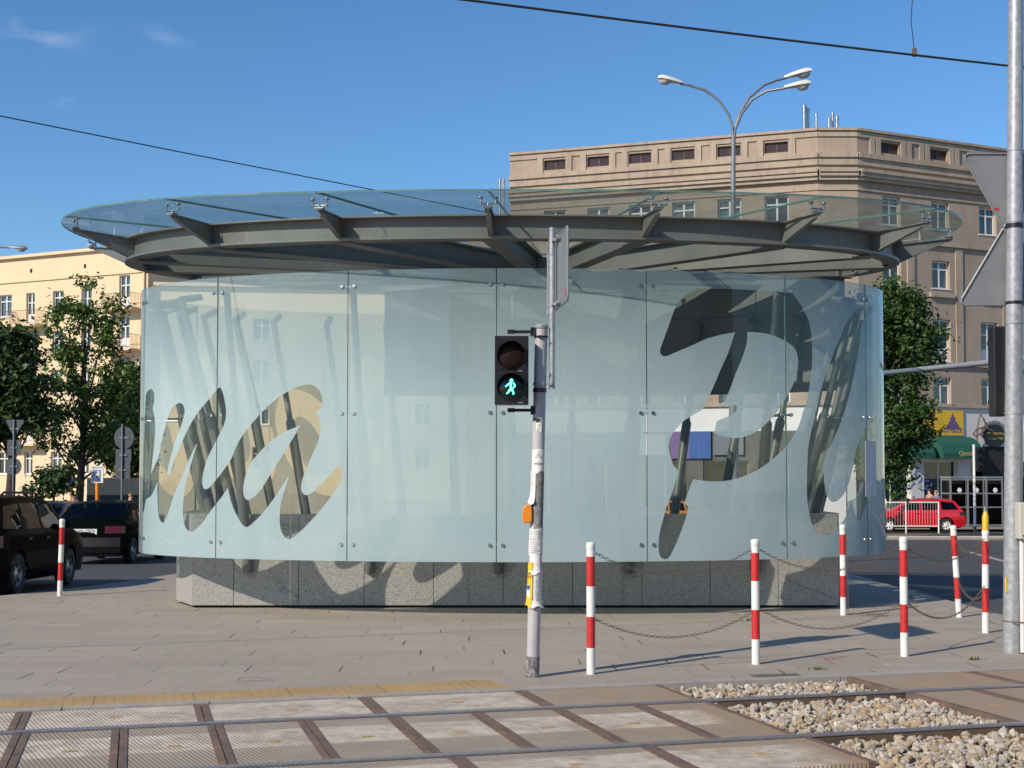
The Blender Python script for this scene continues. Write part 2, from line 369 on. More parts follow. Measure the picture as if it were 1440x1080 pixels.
# ------------------------------------------------------------------ mesh helpers
class MB:
    def __init__(s): s.v = []; s.f = []; s.m = []
    def add(s, vs, fs, mi=0):
        o = len(s.v); s.v += [tuple(v) for v in vs]; s.f += [tuple(i + o for i in f) for f in fs]; s.m += [mi] * len(fs); return s
    def quad(s, a, b, c, d, mi=0): return s.add([a, b, c, d], [(0, 1, 2, 3)], mi)
    def obox(s, c, X, Y, Z, mi=0):
        c, X, Y, Z = Vector(c), Vector(X), Vector(Y), Vector(Z); vs = []
        for k in (-1, 1):
            for j in (-1, 1):
                for i in (-1, 1): vs.append(c + X * i + Y * j + Z * k)
        return s.add(vs, [(0, 2, 3, 1), (4, 5, 7, 6), (0, 1, 5, 4), (2, 6, 7, 3), (0, 4, 6, 2), (1, 3, 7, 5)], mi)
    def box(s, x0, x1, y0, y1, z0, z1, mi=0):
        return s.obox(((x0 + x1) / 2, (y0 + y1) / 2, (z0 + z1) / 2), ((x1 - x0) / 2, 0, 0), (0, (y1 - y0) / 2, 0), (0, 0, (z1 - z0) / 2), mi)
    def cyl(s, p0, p1, r0, r1=None, n=12, mi=0, cap=True):
        p0, p1 = Vector(p0), Vector(p1); r1 = r0 if r1 is None else r1
        d = (p1 - p0).normalized(); a = d.orthogonal().normalized(); b = d.cross(a); vs = []
        for p, r in ((p0, r0), (p1, r1)):
            for i in range(n):
                t = 2 * math.pi * i / n; vs.append(p + a * (math.cos(t) * r) + b * (math.sin(t) * r))
        fs = [(i, (i + 1) % n, n + (i + 1) % n, n + i) for i in range(n)]
        if cap: fs += [tuple(range(n - 1, -1, -1)), tuple(range(n, 2 * n))]
        return s.add(vs, fs, mi)
    def tube(s, pts, r, n=8, mi=0, cap=True):
        pts = [Vector(p) for p in pts]; rs = r if isinstance(r, (list, tuple)) else [r] * len(pts)
        vs = []; up = None
        for i, p in enumerate(pts):
            d = (pts[min(i + 1, len(pts) - 1)] - pts[max(i - 1, 0)]).normalized()
            if up is None: up = d.orthogonal().normalized()
            up = (up - d * up.dot(d)).normalized(); b = d.cross(up)
            for q in range(n):
                t = 2 * math.pi * q / n; vs.append(p + up * (math.cos(t) * rs[i]) + b * (math.sin(t) * rs[i]))
        fs = []
        for i in range(len(pts) - 1):
            for q in range(n): fs.append((i * n + q, i * n + (q + 1) % n, (i + 1) * n + (q + 1) % n, (i + 1) * n + q))
        if cap: fs += [tuple(range(n - 1, -1, -1)), tuple((len(pts) - 1) * n + q for q in range(n))]
        return s.add(vs, fs, mi)
    def lathe(s, prof, c=(0, 0, 0), axis='z', n=20, mi=0):
        c = Vector(c); vs = []
        for r, h in prof:
            for i in range(n):
                t = 2 * math.pi * i / n; a, b = r * math.cos(t), r * math.sin(t)
                vs.append(c + (Vector((a, b, h)) if axis == 'z' else Vector((a, h, b)) if axis == 'y' else Vector((h, a, b))))
        fs = [(i * n + q, i * n + (q + 1) % n, (i + 1) * n + (q + 1) % n, (i + 1) * n + q) for i in range(len(prof) - 1) for q in range(n)]
        return s.add(vs, fs, mi)
    def prism(s, poly, fn, t0, t1, mi=0):
        """extrude 2-D polygon: fn(a,b,t) -> 3-D point"""
        n = len(poly); vs = [fn(a, b, t0) for a, b in poly] + [fn(a, b, t1) for a, b in poly]
        fs = [tuple(range(n)), tuple(range(2 * n - 1, n - 1, -1))] + [(i, n + i, n + (i + 1) % n, (i + 1) % n) for i in range(n)]
        return s.add(vs, fs, mi)
    def build(s, name, mats, parent=None, smooth=None, loc=None):
        me = bpy.data.meshes.new(name); me.from_pydata(s.v, [], s.f)
        for q in (mats if isinstance(mats, (list, tuple)) else [mats]): me.materials.append(M[q] if isinstance(q, str) else q)
        if len(me.materials) > 1: me.polygons.foreach_set('material_index', s.m)
        bm = bmesh.new(); bm.from_mesh(me); bmesh.ops.recalc_face_normals(bm, faces=bm.faces); bm.to_mesh(me); bm.free()
        if smooth is not None:
            me.polygons.foreach_set('use_smooth', [True] * len(me.polygons)); me.set_sharp_from_angle(angle=R(smooth))
        me.update()
        o = bpy.data.objects.new(name, me); COL.objects.link(o)
        if parent: o.parent = parent
        if loc is not None: o.location = loc
        return o
def tag(o, label, cat, group=None):
    o['label'] = label; o['category'] = cat
    if group: o['group'] = group
    return o
def struct(o): o['kind'] = 'structure'; return o
def stuff(o, label, cat): o['kind'] = 'stuff'; return tag(o, label, cat)
def thing(name, loc, label, cat, group=None, rz=0.):
    o = bpy.data.objects.new(name, None); COL.objects.link(o); o.location = loc; o.rotation_euler = (0, 0, rz); o.empty_display_size = .2
    return tag(o, label, cat, group)
KIDS = {}
def kids(o): return [c for c in bpy.data.objects if c.parent == o]
def copy_tree(o, parent=None):
    c = o.copy(); COL.objects.link(c)
    if parent: c.parent = parent
    for ch in kids(o): copy_tree(ch, c)
    return c
def part_copy(o, parent, loc=None, rot=None):
    c = o.copy(); COL.objects.link(c); c.parent = parent
    if loc is not None: c.location = loc
    if rot is not None: c.rotation_euler = rot
    return c
def text_mesh(s, size, depth=.004, align='CENTER'):
    cu = bpy.data.curves.new('t', 'FONT'); cu.body = s; cu.size = size; cu.align_x = align; cu.align_y = 'CENTER'; cu.extrude = depth
    ob = bpy.data.objects.new('t', cu); COL.objects.link(ob)
    dg = bpy.context.evaluated_depsgraph_get(); me = bpy.data.meshes.new_from_object(ob.evaluated_get(dg))
    bpy.data.objects.remove(ob); bpy.data.curves.remove(cu); return me
def text_part(name, s, size, material, parent, fn, width=None, depth=.004):
    """fn(x, y, d) -> local 3-D position"""
    me = text_mesh(s, size, depth); vs = [v.co for v in me.vertices]
    w = max(v.x for v in vs) - min(v.x for v in vs); k = (width / w) if width else 1
    for v in me.vertices: v.co = fn(v.co.x * k, v.co.y, v.co.z)
    me.materials.clear(); me.materials.append(M[material]); o = bpy.data.objects.new(name, me); COL.objects.link(o); o.parent = parent
    me.update(); return o
def dense(poly, step, closed=True):
    r = []; n = len(poly)
    for i in range(n if closed else n - 1):
        a = Vector(poly[i]); b = Vector(poly[(i + 1) % n]); q = max(1, int((b - a).length / step))
        r += [a.lerp(b, j / q) for j in range(q)]
    return r
def spline(poly, sub=4):
    """closed Catmull-Rom through the points (corners flagged by a third value stay sharp)"""
    n = len(poly); r = []
    P = [Vector(p[:2]) for p in poly]; K = [len(p) > 2 for p in poly]
    for i in range(n):
        a, b, c, d = P[i - 1], P[i], P[(i + 1) % n], P[(i + 2) % n]
        if K[i]: a = b * 2 - c
        if K[(i + 1) % n]: d = c * 2 - b
        for j in range(sub):
            t = j / sub
            r.append(.5 * ((2 * b) + (c - a) * t + (2 * a - 5 * b + 4 * c - d) * t * t + (3 * b - a - 3 * c + d) * t ** 3))
    return r
def inside(pt, poly):
    x, y = pt; c = False; n = len(poly); j = n - 1
    for i in range(n):
        a, b = poly[i], poly[j]
        if (a[1] > y) != (b[1] > y) and x < (b[0] - a[0]) * (y - a[1]) / (b[1] - a[1]) + a[0]: c = not c
        j = i
    return c

# ------------------------------------------------------------------ ground
def zsheet(poly, dz, name, m, step=None, thick=0.):
    """polygon sheet following the ground profile"""
    ys = [0., 20., 110.]; mb = MB(); pts = [Vector(p) for p in poly]
    verts = list(pts); edges = [(i, (i + 1) % len(pts)) for i in range(len(pts))]
    xs = [p.x for p in pts]; xa, xb = min(xs) - 1, max(xs) + 1
    for y in ys:
        if min(p.y for p in pts) < y < max(p.y for p in pts):
            i = len(verts); verts += [Vector((xa, y)), Vector((xb, y))]; edges.append((i, i + 1))
    v2, e2, f2, *_ = delaunay_2d_cdt(verts, edges, [], 0, 1e-5)
    pl = [tuple(p) for p in pts]
    fs = [f for f in f2 if inside(sum((v2[i] for i in f), Vector((0, 0))) / len(f), pl)]
    mb.add([(v.x, v.y, gz(v.y) + dz) for v in v2], fs)
    if thick:
        d = dense(pl, 3.)
        n = len(d); vs = [(v.x, v.y, gz(v.y) + dz) for v in d] + [(v.x, v.y, gz(v.y) + dz - thick) for v in d]
        mb.add(vs, [(i, n + i, n + (i + 1) % n, (i + 1) % n) for i in range(n)])
    o = mb.build(name, m); return struct(o)
zsheet([(-700, -60), (700, -60), (700, 900), (-700, 900)], -.30, 'ground', 'asphaltL')
KV = .82   # kerb line
def l2(p): return (p.x, p.y)
zsheet([l2(tuv(-60, KV)), l2(tuv(60, KV)), (60, 130), (-60, 130)], -.07, 'road', 'asphalt')
zsheet([l2(tuv(-60, -6)), l2(tuv(60, -6)), l2(tuv(60, KV)), l2(tuv(-60, KV))], -.09, 'track_bed', 'bed')
zsheet([l2(tuv(-60, -30)), l2(tuv(60, -30)), l2(tuv(60, -6)), l2(tuv(-60, -6))], -.03, 'pavement', 'farpave', thick=.1)
pv = [l2(tuv(-9, KV + .12)), l2(tuv(9, KV + .12)), (11, 13.6), (8.2, 13.9), (6.7, 14.6), (6.05, 15.6), (5.93, 16.5), (5.95, 18.2), (5.95, 20.2), (6.3, 25.5), (6.5, 34), (4.5, 40), (-3, 41), (-5.5, 36),
      (-6.2, 25.2), (-6.45, 22.6), (-6.85, 20.3), (-7.3, 19.2), (-9.5, 17.6), (-13, 16.4)]
zsheet(pv, 0, 'pavement', 'pave', thick=.12)
# kerb stones along the track
mb = MB()
for i in range(-9, 10):
    a, b = tuv(i, KV, -.05), tuv(i + .99, KV, -.05)
    c = (a + b) / 2 + VD * .056 + Vector((0, 0, .012)); mb.obox(c, UD * .495, VD * .056, Vector((0, 0, .05)))
struct(mb.build('kerb', 'kerb'))
zsheet([l2(tuv(-9, KV + .13)), l2(tuv(.30, KV + .13)), l2(tuv(.20, KV + .64)), l2(tuv(-9, KV + .55))], .005, 'tactile_strip', 'tact')
# far side: verge, kerb and pavements
zsheet([(8, 50.5), (60, 47), (60, 66), (22, 57.4), (8, 56)], .02, 'verge', 'grass', thick=.1)
mb = MB(); mb.tube([(8, 50.4, gz(50.4)), (18, 49.9, gz(49.9)), (60, 46.9, gz(47))], .09, 6); struct(mb.build('kerb', 'kerb'))
zsheet([(-2, 64.3), (60, 64.3), (60, 100), (-2, 100)], .15, 'pavement', 'farpave', thick=.1)
zsheet([(-60, 52.5), (-4, 52.5), (-4, 100), (-60, 100)], .03, 'pavement', 'farpave', thick=.1)
mb = MB(); mb.tube([(-60, 52.4, gz(52.4)), (-4, 52.4, gz(52.4))], .10, 6); struct(mb.build('kerb', 'kerb'))
# lane line in the right-hand road
zsheet([(9.3, 21), (9.45, 21), (12.9, 38), (12.7, 38)], -.064, 'lane_line', 'kerb')

# ------------------------------------------------------------------ tram track
def rail(v, label):
    a, b = tuv(-14, v), tuv(14, v); t = thing('tram_rail', tuv(0, v), label, 'rail', 'rails of the tram track')
    inv = Vector(t.location)
    body = MB(); head = MB()
    for (mbx, w, z0, z1) in ((body, .024, -.09, .002), (head, .031, .002, .014)):
        mbx.obox((a + b) / 2 - inv + Vector((0, 0, (z0 + z1) / 2)), UD * 14 + Vector((0, 0, (b.z - a.z) / 2)), VD * w, Vector((0, 0, (z1 - z0) / 2)))
    body.build('web', 'rail', t); head.build('head', 'railtop', t)
rail(0, 'farther rail of the tram track, nearest the pavement kerb'); rail(-1.435, 'nearer rail of the tram track, at the bottom of the picture')
def panel(u0, u1, v0, v1, paint, label):
    c = tuv((u0 + u1) / 2, (v0 + v1) / 2); t = thing('crossing_panel', c, label, 'crossing panel', 'grooved panels of the track crossing')
    g = .009
    sl_ = UD * ((u1 - u0) / 2 - .045); sl_ = sl_ + Vector((0, 0, -.01 * sl_.y)); sv = VD * ((v1 - v0) / 2); sv = sv + Vector((0, 0, -.01 * sv.y))
    mb = MB(); mb.obox((0, 0, -.028), sl_, sv, (0, 0, .030)); mb.build('slab', 'panel_' + paint, t)
    for e in (-1, 1):
        f = MB(); f.obox(UD * (e * ((u1 - u0) / 2 - .0265)) + Vector((0, 0, -.026 - .01 * e * UD.y * (u1 - u0) / 2)), UD * .023, sv, (0, 0, .033)); f.build('edge_frame', 'framesteel', t)
    h = MB(); h.obox(Vector((0, 0, .0035)) + UD * .02, UD * .04, VD * .022, (0, 0, .0016)); h.build('lifting_plug', 'tact', t)
ordw = ['first', 'second', 'third', 'fourth', 'fifth', 'sixth', 'seventh', 'eighth', 'ninth', 'tenth']
us = [1.43, .29, -.90, -2.07, -3.25, -4.45]
for i in range(5): panel(us[i + 1], us[i], .045, KV - .012, 'full', f'grooved panel between the kerb and the farther rail, {ordw[i]} one left of the ballast')
us = [1.46, .91, .31, -.27, -.85, -1.44, -2.02, -2.61, -3.2, -3.79]
for i in range(9): panel(us[i + 1], us[i], -1.395, -.045, 'band', f'narrow grooved panel between the two rails, {ordw[i]} one left of the ballast')
us = [1.50, .42, -.75, -1.92, -3.1]
for i in range(4): panel(us[i + 1], us[i], -2.25, -1.48, 'low', f'grooved panel in front of the nearer rail, {ordw[i]} one left of the ballast')
us = [3.04, 4.2, 5.4, 6.6]
for i in range(2): panel(us[i], us[i + 1], .045, KV - .012, 'bare', f'brown grooved panel between the kerb and the farther rail, {ordw[i]} one right of the ballast')
us = [3.05, 3.64, 4.23, 4.82]
for i in range(3): panel(us[i], us[i + 1], -1.395, -.045, 'bare', f'brown narrow grooved panel between the rails, {ordw[i]} one right of the ballast')
# ballast
ico_v = []; ph = (1 + 5 ** .5) / 2
for a in (-1, 1):
    for b in (-ph, ph): ico_v += [(0, a, b), (a, b, 0), (b, 0, a)]
ico_v = [Vector(v).normalized() for v in ico_v]
_bm = bmesh.new()
for v in ico_v: _bm.verts.new(v)
bmesh.ops.convex_hull(_bm, input=_bm.verts); _bm.verts.index_update()
ico_v = [v.co.copy() for v in _bm.verts]; ico_f = [tuple(v.index for v in f.verts) for f in _bm.faces]; _bm.free()
mb = MB(); rnd = random.Random(3)
def stones(u0, u1, v0, v1, n):
    for _ in range(n):
        u, v = rnd.uniform(u0, u1), rnd.uniform(v0, v1)
        s = rnd.choice((.016, .02, .024, .028, .034)) * rnd.uniform(.8, 1.25)
        base = tuv(u, v, -.085 + rnd.random() ** 1.6 * .060)
        rot = Matrix.Rotation(rnd.uniform(0, 6.3), 3, Vector((rnd.gauss(0, 1), rnd.gauss(0, 1), rnd.gauss(0, 1))).normalized())
        sc = Vector((s * rnd.uniform(.9, 1.5), s * rnd.uniform(.7, 1.1), s * rnd.uniform(.5, .9)))
        vs = []
        for q in ico_v:
            w = q * rnd.uniform(.72, 1.15); vs.append(base + rot @ Vector((w.x * sc.x, w.y * sc.y, w.z * sc.z)))
        mb.add(vs, ico_f)
stones(1.46, 3.03, .04, KV - .02, 1700); stones(1.48, 3.05, -1.385, -.05, 2900); stones(1.50, 4.2, -2.9, -1.485, 4200)
stuff(mb.build('ballast', 'stone'), 'pale angular ballast stones heaped around the tram rails', 'ballast')
# small pavement fittings
def coverplate(px, py, sx, sy, m, name, label):
    p = G(px, py); t = tag(MB().box(-sx, sx, -sy, sy, -.004, .008).build(name, m, loc=(p.x, p.y, p.z)), label, 'cover'); t.rotation_euler = (math.atan(-.01), 0, R(8)); return t
coverplate(1092, 951, .20, .085, 'chainsteel', 'drain_cover', 'dark drain cover in the pavement beside the ballast')
coverplate(1268, 935, .13, .07, 'kerb', 'valve_cover', 'pale square cover plate by the foot of the third chained bollard')
mb = MB()
for (px, py) in ((1150, 942), (1372, 928), (1052, 873), (810, 858)):
    p = G(px, py)
    for _ in range(26):
        a = rnd.uniform(0, 6.3); r = rnd.uniform(.0, .09); b = p + Vector((math.cos(a) * r, math.sin(a) * r * .4, 0)); h = rnd.uniform(.015, .04)
        mb.add([b + Vector((-.006, 0, 0)), b + Vector((.006, 0, 0)), b + Vector((rnd.uniform(-.02, .02), 0, h))], [(0, 1, 2)])
stuff(mb.build('weeds', 'leafA'), 'small tufts of weed growing in the pavement joints', 'weeds')
# spray marks
def scribble(pts, r, name, m, label):
    mb = MB(); P = [G(*q) + Vector((0, 0, .002)) for q in pts]
    for a, b in zip(P, P[1:]):
        d = (b - a).normalized(); n = Vector((-d.y, d.x, 0)) * r; mb.quad(a - n, b - n, b + n, a + n)
    return tag(mb.build(name, m), label, 'paint mark')
M['pinkpaint'] = mat('pink_spray', (.36, .21, .21), .9, 0, .2, 30)
M['redspray'] = mat('red_spray', (.38, .12, .10), .9, 0, .2, 30)
scribble([(372, 957), (345, 958), (334, 957), (338, 953), (356, 952), (384, 955), (386, 957), (372, 958)], .008, 'pink_mark', 'pinkpaint', 'faint pink sprayed loop on the grey slabs above the yellow strip')
scribble([(1172, 934), (1158, 925), (1168, 927), (1188, 924)], .012, 'red_mark', 'redspray', 'small red sprayed tick on the slabs near the drain cover')

# ------------------------------------------------------------------ pavilion
CX, CY = 0.0, 18.265
EA, EB = 4.99, 2.455
def ell(t, a=EA, b=EB, off=0.):
    """t=0 faces the camera; off moves along the outward normal"""
    x, y = a * math.sin(t), -b * math.cos(t)
    n = Vector((x / a ** 2, y / b ** 2)).normalized()
    return Vector((CX + x + n.x * off, CY + y + n.y * off)), n
# arc-length table
NT_ = 4000; tab = [0.]; 
for i in range(1, NT_ + 1):
    t0, t1 = -math.pi + 2 * math.pi * (i - 1) / NT_, -math.pi + 2 * math.pi * i / NT_
    tab.append(tab[-1] + (ell(t1)[0] - ell(t0)[0]).length)
PER = tab[-1]; HALF = tab[NT_ // 2]
def s_of(t): 
    q = (t + math.pi) / (2 * math.pi) * NT_; i = max(0, min(NT_ - 1, int(q))); return tab[i] + (tab[i + 1] - tab[i]) * (q - i) - HALF
def t_of(s):
    s += HALF; s %= PER; lo, hi = 0, NT_
    while hi - lo > 1:
        m = (lo + hi) // 2
        if tab[m] <= s: lo = m
        else: hi = m
    return -math.pi + 2 * math.pi * (lo + (s - tab[lo]) / (tab[lo + 1] - tab[lo])) / NT_
SEAM = [-157, -134, -115, -96, -74, -46.6, -23, -2.1, 18.6, 42, 65, 87, 109, 133, 157, 180]
NP = len(SEAM); seam_t = [R(a) for a in SEAM]; seam_s = [s_of(t - 1e-6) for t in seam_t]; seam_s.append(seam_s[0] + PER); seam_t.append(seam_t[0] + 2 * math.pi)
def hit(px, py):
    d = ray(px, py); o = Vector((0 - CX, 0 - CY))
    A = (d.x / EA) ** 2 + (d.y / EB) ** 2; B = 2 * (o.x * d.x / EA ** 2 + o.y * d.y / EB ** 2); C = (o.x / EA) ** 2 + (o.y / EB) ** 2 - 1
    D = B * B - 4 * A * C; k = (-B - math.sqrt(max(D, 0))) / (2 * A)
    x, y = o.x + d.x * k, o.y + d.y * k
    return Vector((s_of(math.atan2(x / EA, -y / EB)), EYE + d.z * k))
zA = lambda l: [(190 + p[0] / 4.5, 530 + p[1] / 4.5, *p[2:]) for p in l]
zB = lambda l: [(310 + p[0] / 4.153, 520 + p[1] / 4.153, *p[2:]) for p in l]
zC = lambda l: [(900 + p[0] / 5.142, 390 + p[1] / 5.142, *p[2:]) for p in l]
zD = lambda l: [(900 + p[0] / 4.5, 560 + p[1] / 4.5, *p[2:]) for p in l]
zE = lambda l: [(1100 + p[0] / 5.143, 380 + p[1] / 5.143, *p[2:]) for p in l]
zF = lambda l: [(1100 + p[0] / 4.5, 560 + p[1] / 4.5, *p[2:]) for p in l]
k_ = 1
LET = [
 # "...ka"
 zA([(64,170),(70,110),(84,84),(100,75),(115,92),(121,140),(113,200),(122,250),(127,330),(121,420),(110,520),(100,615,k_),(125,560),(150,500),(165,420),(185,340),(210,250),(235,195),(265,170),(295,168),(311,195),(311,240),(295,300),(265,380),(235,470),(212,560),(205,605),(213,622),(224,605),(250,520),(290,430),(330,340),(380,250),(430,185),(490,115),(528,70),(546,78),(563,130),(574,200),(575,255),(560,310),(530,370),(500,430),(460,510),(435,590),(425,650),(430,698),(446,711),(470,700),(510,655),(560,590),(610,515),(640,440),(680,370)])
 + zB([(170,330),(240,250),(310,185),(380,135),(450,100),(510,87),(550,93),(580,125),(595,170),(590,215),(572,238),(556,250,k_),(575,272),(584,320),(582,370),(565,430),(530,510),(500,580),(478,640),(471,690),(482,722),(505,732),(540,715),(600,655),(650,605),(695,552,k_),(703,590),(706,645),(670,705),(600,800),(520,890),(450,960),(405,988),(375,975),(352,930),(346,870),(350,800),(365,730),(385,670),(400,616,k_),(370,665),(320,740),(260,820),(200,885),(155,918),(125,900),(95,850),(65,780),(50,720)])
 + zA([(588,702,k_),(540,770),(480,845),(420,930),(370,975),(345,978),(320,955),(305,900),(302,830),(310,740),(330,640),(360,530),(395,416,k_),(370,460),(335,535),(300,620),(265,700),(235,780),(210,860),(185,915),(172,922),(155,900),(145,850),(142,780),(140,720),(142,665,k_),(125,705),(100,755),(75,770),(64,800),(52,860),(48,760),(52,600),(56,400)]),
 zB([(466,320,k_),(440,335),(370,365),(290,420),(220,490),(175,550),(145,620),(133,690),(138,740),(157,760),(185,750),(230,708),(280,632),(330,552),(380,470),(430,390)]),
 # "P"
 zC([(145,530),(155,560),(185,570),(240,550),(380,490),(480,445),(600,412),(690,398,k_),(680,420),(640,540),(590,650),(540,770),(490,880),(455,950)])
 + zD([(330,110),(270,150),(225,200),(195,245),(183,300),(190,360),(210,420),(243,462,k_),(225,530),(200,610),(165,700),(140,790),(120,880),(117,950),(128,1000),(155,1018),(185,1005),(215,950),(250,870),(285,770),(300,720),(299,685),(288,670),(281,664),(300,610),(320,555),(338,512,k_),(400,522),(480,527),(560,520),(650,497),(750,450),(840,385),(920,310),(970,240),(1010,160),(1030,90)])
 + zC([(1210,880),(1235,720),(1245,600),(1243,480),(1228,340),(1190,250),(1150,180),(1105,125),(1040,108),(900,98),(650,84),(480,82),(400,90),(340,125),(270,195),(240,260),(200,370),(160,480)]),
 zC([(775,394,k_),(870,400),(960,420),(1050,460),(1110,505),(1138,560),(1143,640),(1120,740),(1080,830),(1020,930),(970,1000),(900,1070)])
 + zD([(730,215),(670,240),(610,252),(550,245),(470,225,k_),(485,145,k_),(520,130),(570,110),(600,90),(612,62),(600,42),(560,45),(525,50,k_)])
 + zC([(597,935),(610,900),(650,810),(690,700),(740,580),(772,470)]),
 # "o"
 zE([(480,355),(455,400),(430,460),(380,580),(340,690),(290,830),(260,940)]) + zF([(230,20),(205,120),(180,230),(165,320),(158,450),(157,600),(165,700),(185,790),(210,845),(245,868),(300,860),(350,820),(390,770),(420,700),(437,640,k_),(445,680),(465,735),(485,780),(520,700),(590,500),(598,300),(600,60)]) + zE([(688,950),(690,400),(675,295),(620,260),(540,285)]),
 zE([(457,994),(490,880),(525,720),(555,560),(570,420),(600,335),(645,320),(676,400),(680,600),(676,800),(668,1000)]) + zF([(590,70),(560,130),(510,220),(470,320),(450,420),(430,510),(400,590),(360,640),(320,657),(290,630),(272,580),(262,480),(270,390),(310,290),(360,180),(400,60)]),
]
LET = [[tuple(hit(*p)) for p in spline(l, 4)] for l in LET]
# back of the drum: the rest of the handwriting, as loops in (s, z)
def loop(s, z, a, b, tilt):
    return [(s + math.cos(q) * a + tilt * math.sin(q) * b, z + math.sin(q) * b) for q in [2 * math.pi * i / 40 for i in range(40)]]
for i, (s, z, a, b) in enumerate(((7.2, 2.1, .50, .95), (8.5, 1.9, .45, .8), (9.7, 2.2, .55, 1.1), (11.0, 2.0, .5, .9), (-6.6, 2.1, .5, .9), (-7.8, 2.3, .55, 1.0), (-9.0, 2.0, .5, .8), (-10.2, 2.2, .55, 1.1), (-11.4, 2.0, .45, .8))):
    LET.append(loop(s, z, a, b, .35)); LET.append(loop(s + .05, z - .05, a * .42, b * .55, .35))
GZ0, GZ1 = .509, 3.956
pav = thing('metro_pavilion', (CX, CY, gz(CY)), 'oval glass metro entrance with frosted script lettering under a steel and glass canopy', 'metro entrance')
PO = Vector(pav.location)
def pp(x, y, z): return Vector((x, y, z)) - PO
def glass_panel(s0, s1, GZ0=GZ0):
    g = .006; a, b = s0 + g, s1 - g
    verts = []; edges = []
    def addloop(l, closed=True):
        i0 = len(verts); n = len(l); verts.extend(Vector(p) for p in l)
        edges.extend((i0 + i, i0 + (i + 1) % n) for i in range(n if closed else n - 1))
    nz = 12; ns = max(2, int((b - a) / .09))
    bd = [(a + (b - a) * i / ns, GZ0) for i in range(ns)] + [(b, GZ0 + (GZ1 - GZ0) * i / nz) for i in range(nz)] + [(b - (b - a) * i / ns, GZ1) for i in range(ns)] + [(a, GZ1 - (GZ1 - GZ0) * i / nz) for i in range(nz)]
    addloop(bd)
    for i in range(1, ns):
        for j in range(1, nz): verts.append(Vector((a + (b - a) * i / ns, GZ0 + (GZ1 - GZ0) * j / nz)))
    polys = []
    for off in (-PER, 0, PER):
        for L in LET:
            l = [(p[0] + off, p[1]) for p in L]
            if max(p[0] for p in l) < a or min(p[0] for p in l) > b: continue
            polys.append(l); n = len(l)
            for i in range(n):
                p, q = l[i], l[(i + 1) % n]
                if max(p[0], q[0]) <= a or min(p[0], q[0]) >= b: continue
                def cl(u, w):
                    if u[0] < a: r = (a - u[0]) / (w[0] - u[0]); return (a, u[1] + (w[1] - u[1]) * r)
                    if u[0] > b: r = (b - u[0]) / (w[0] - u[0]); return (b, u[1] + (w[1] - u[1]) * r)
                    return u
                i0 = len(verts); verts.extend((Vector(cl(p, q)), Vector(cl(q, p)))); edges.append((i0, i0 + 1))
    v2, e2, f2, *_ = delaunay_2d_cdt(verts, edges, [], 0, 1e-4)
    mb = MB(); front = []; 
    for v in v2:
        p, n = ell(t_of(v.x)); front.append(pp(p.x, p.y, v.y))
    fr, cl_ = [], []
    for f in f2:
        c = sum((v2[i] for i in f), Vector((0, 0))) / len(f)
        (cl_ if sum(inside(c, l) for l in polys) % 2 else fr).append(f)
    mb.add(front, fr, 0); n0 = len(front); mb.f += [tuple(f) for f in cl_]; mb.m += [1] * len(cl_)
    # inner face and polished edges
    th = .02; ring = []; 
    for (s, z) in bd:
        p, n = ell(t_of(s)); ring.append((pp(p.x, p.y, z), pp(p.x - n.x * th, p.y - n.y * th, z)))
    m = len(ring); mb.add([r[0] for r in ring] + [r[1] for r in ring], [(i, (i + 1) % m, m + (i + 1) % m, m + i) for i in range(m)], 2)
    ins = []
    for j in (0, 1):
        for i in range(ns + 1):
            p, n = ell(t_of(a + (b - a) * i / ns)); ins.append(pp(p.x - n.x * th, p.y - n.y * th, (GZ0, GZ1)[j]))
    mb.add(ins, [(i, i + 1, ns + 2 + i, ns + 1 + i) for i in range(ns)], 3)
    return mb.build('glass_panel', ['frit' if abs(t_of((a + b) / 2)) < R(84) else 'fritrear', 'clear', 'glassedge', 'clearin'], pav, smooth=40)
for i in range(NP):
    if i in (12, 13, 14, 15): continue          # the way in, at the rear, under a solid header
    glass_panel(seam_s[i], seam_s[i + 1])
hdm = MB()
M['header'] = mat('header_cladding', (.17, .17, .16), .7, 0, .15, 1.5, fine=.15)
for i in (12, 13, 14, 15):
    for j in range(8):
        SP = seam_s[i + 1] - seam_s[i]; sa, sb = seam_s[i] + .006 + (SP - .012) * j / 8, seam_s[i] + .006 + (SP - .012) * (j + 1) / 8
        for za, zb_ in ((2.72, 3.86), (3.872, 4.53)):
            q = []
            for ss in (sa, sb):
                p_, n_ = ell(t_of(ss))
                for o_ in (0, -.12):
                    for z in (za, zb_): q.append(pp(p_.x + n_.x * o_, p_.y + n_.y * o_, z))
            hdm.add(q, [(0, 1, 5, 4), (2, 6, 7, 3), (0, 4, 6, 2), (1, 3, 7, 5)] + ([(0, 2, 3, 1)] if j == 0 else []) + ([(4, 5, 7, 6)] if j == 7 else []))
hdm.build('header_cladding', 'header', pav, smooth=30)
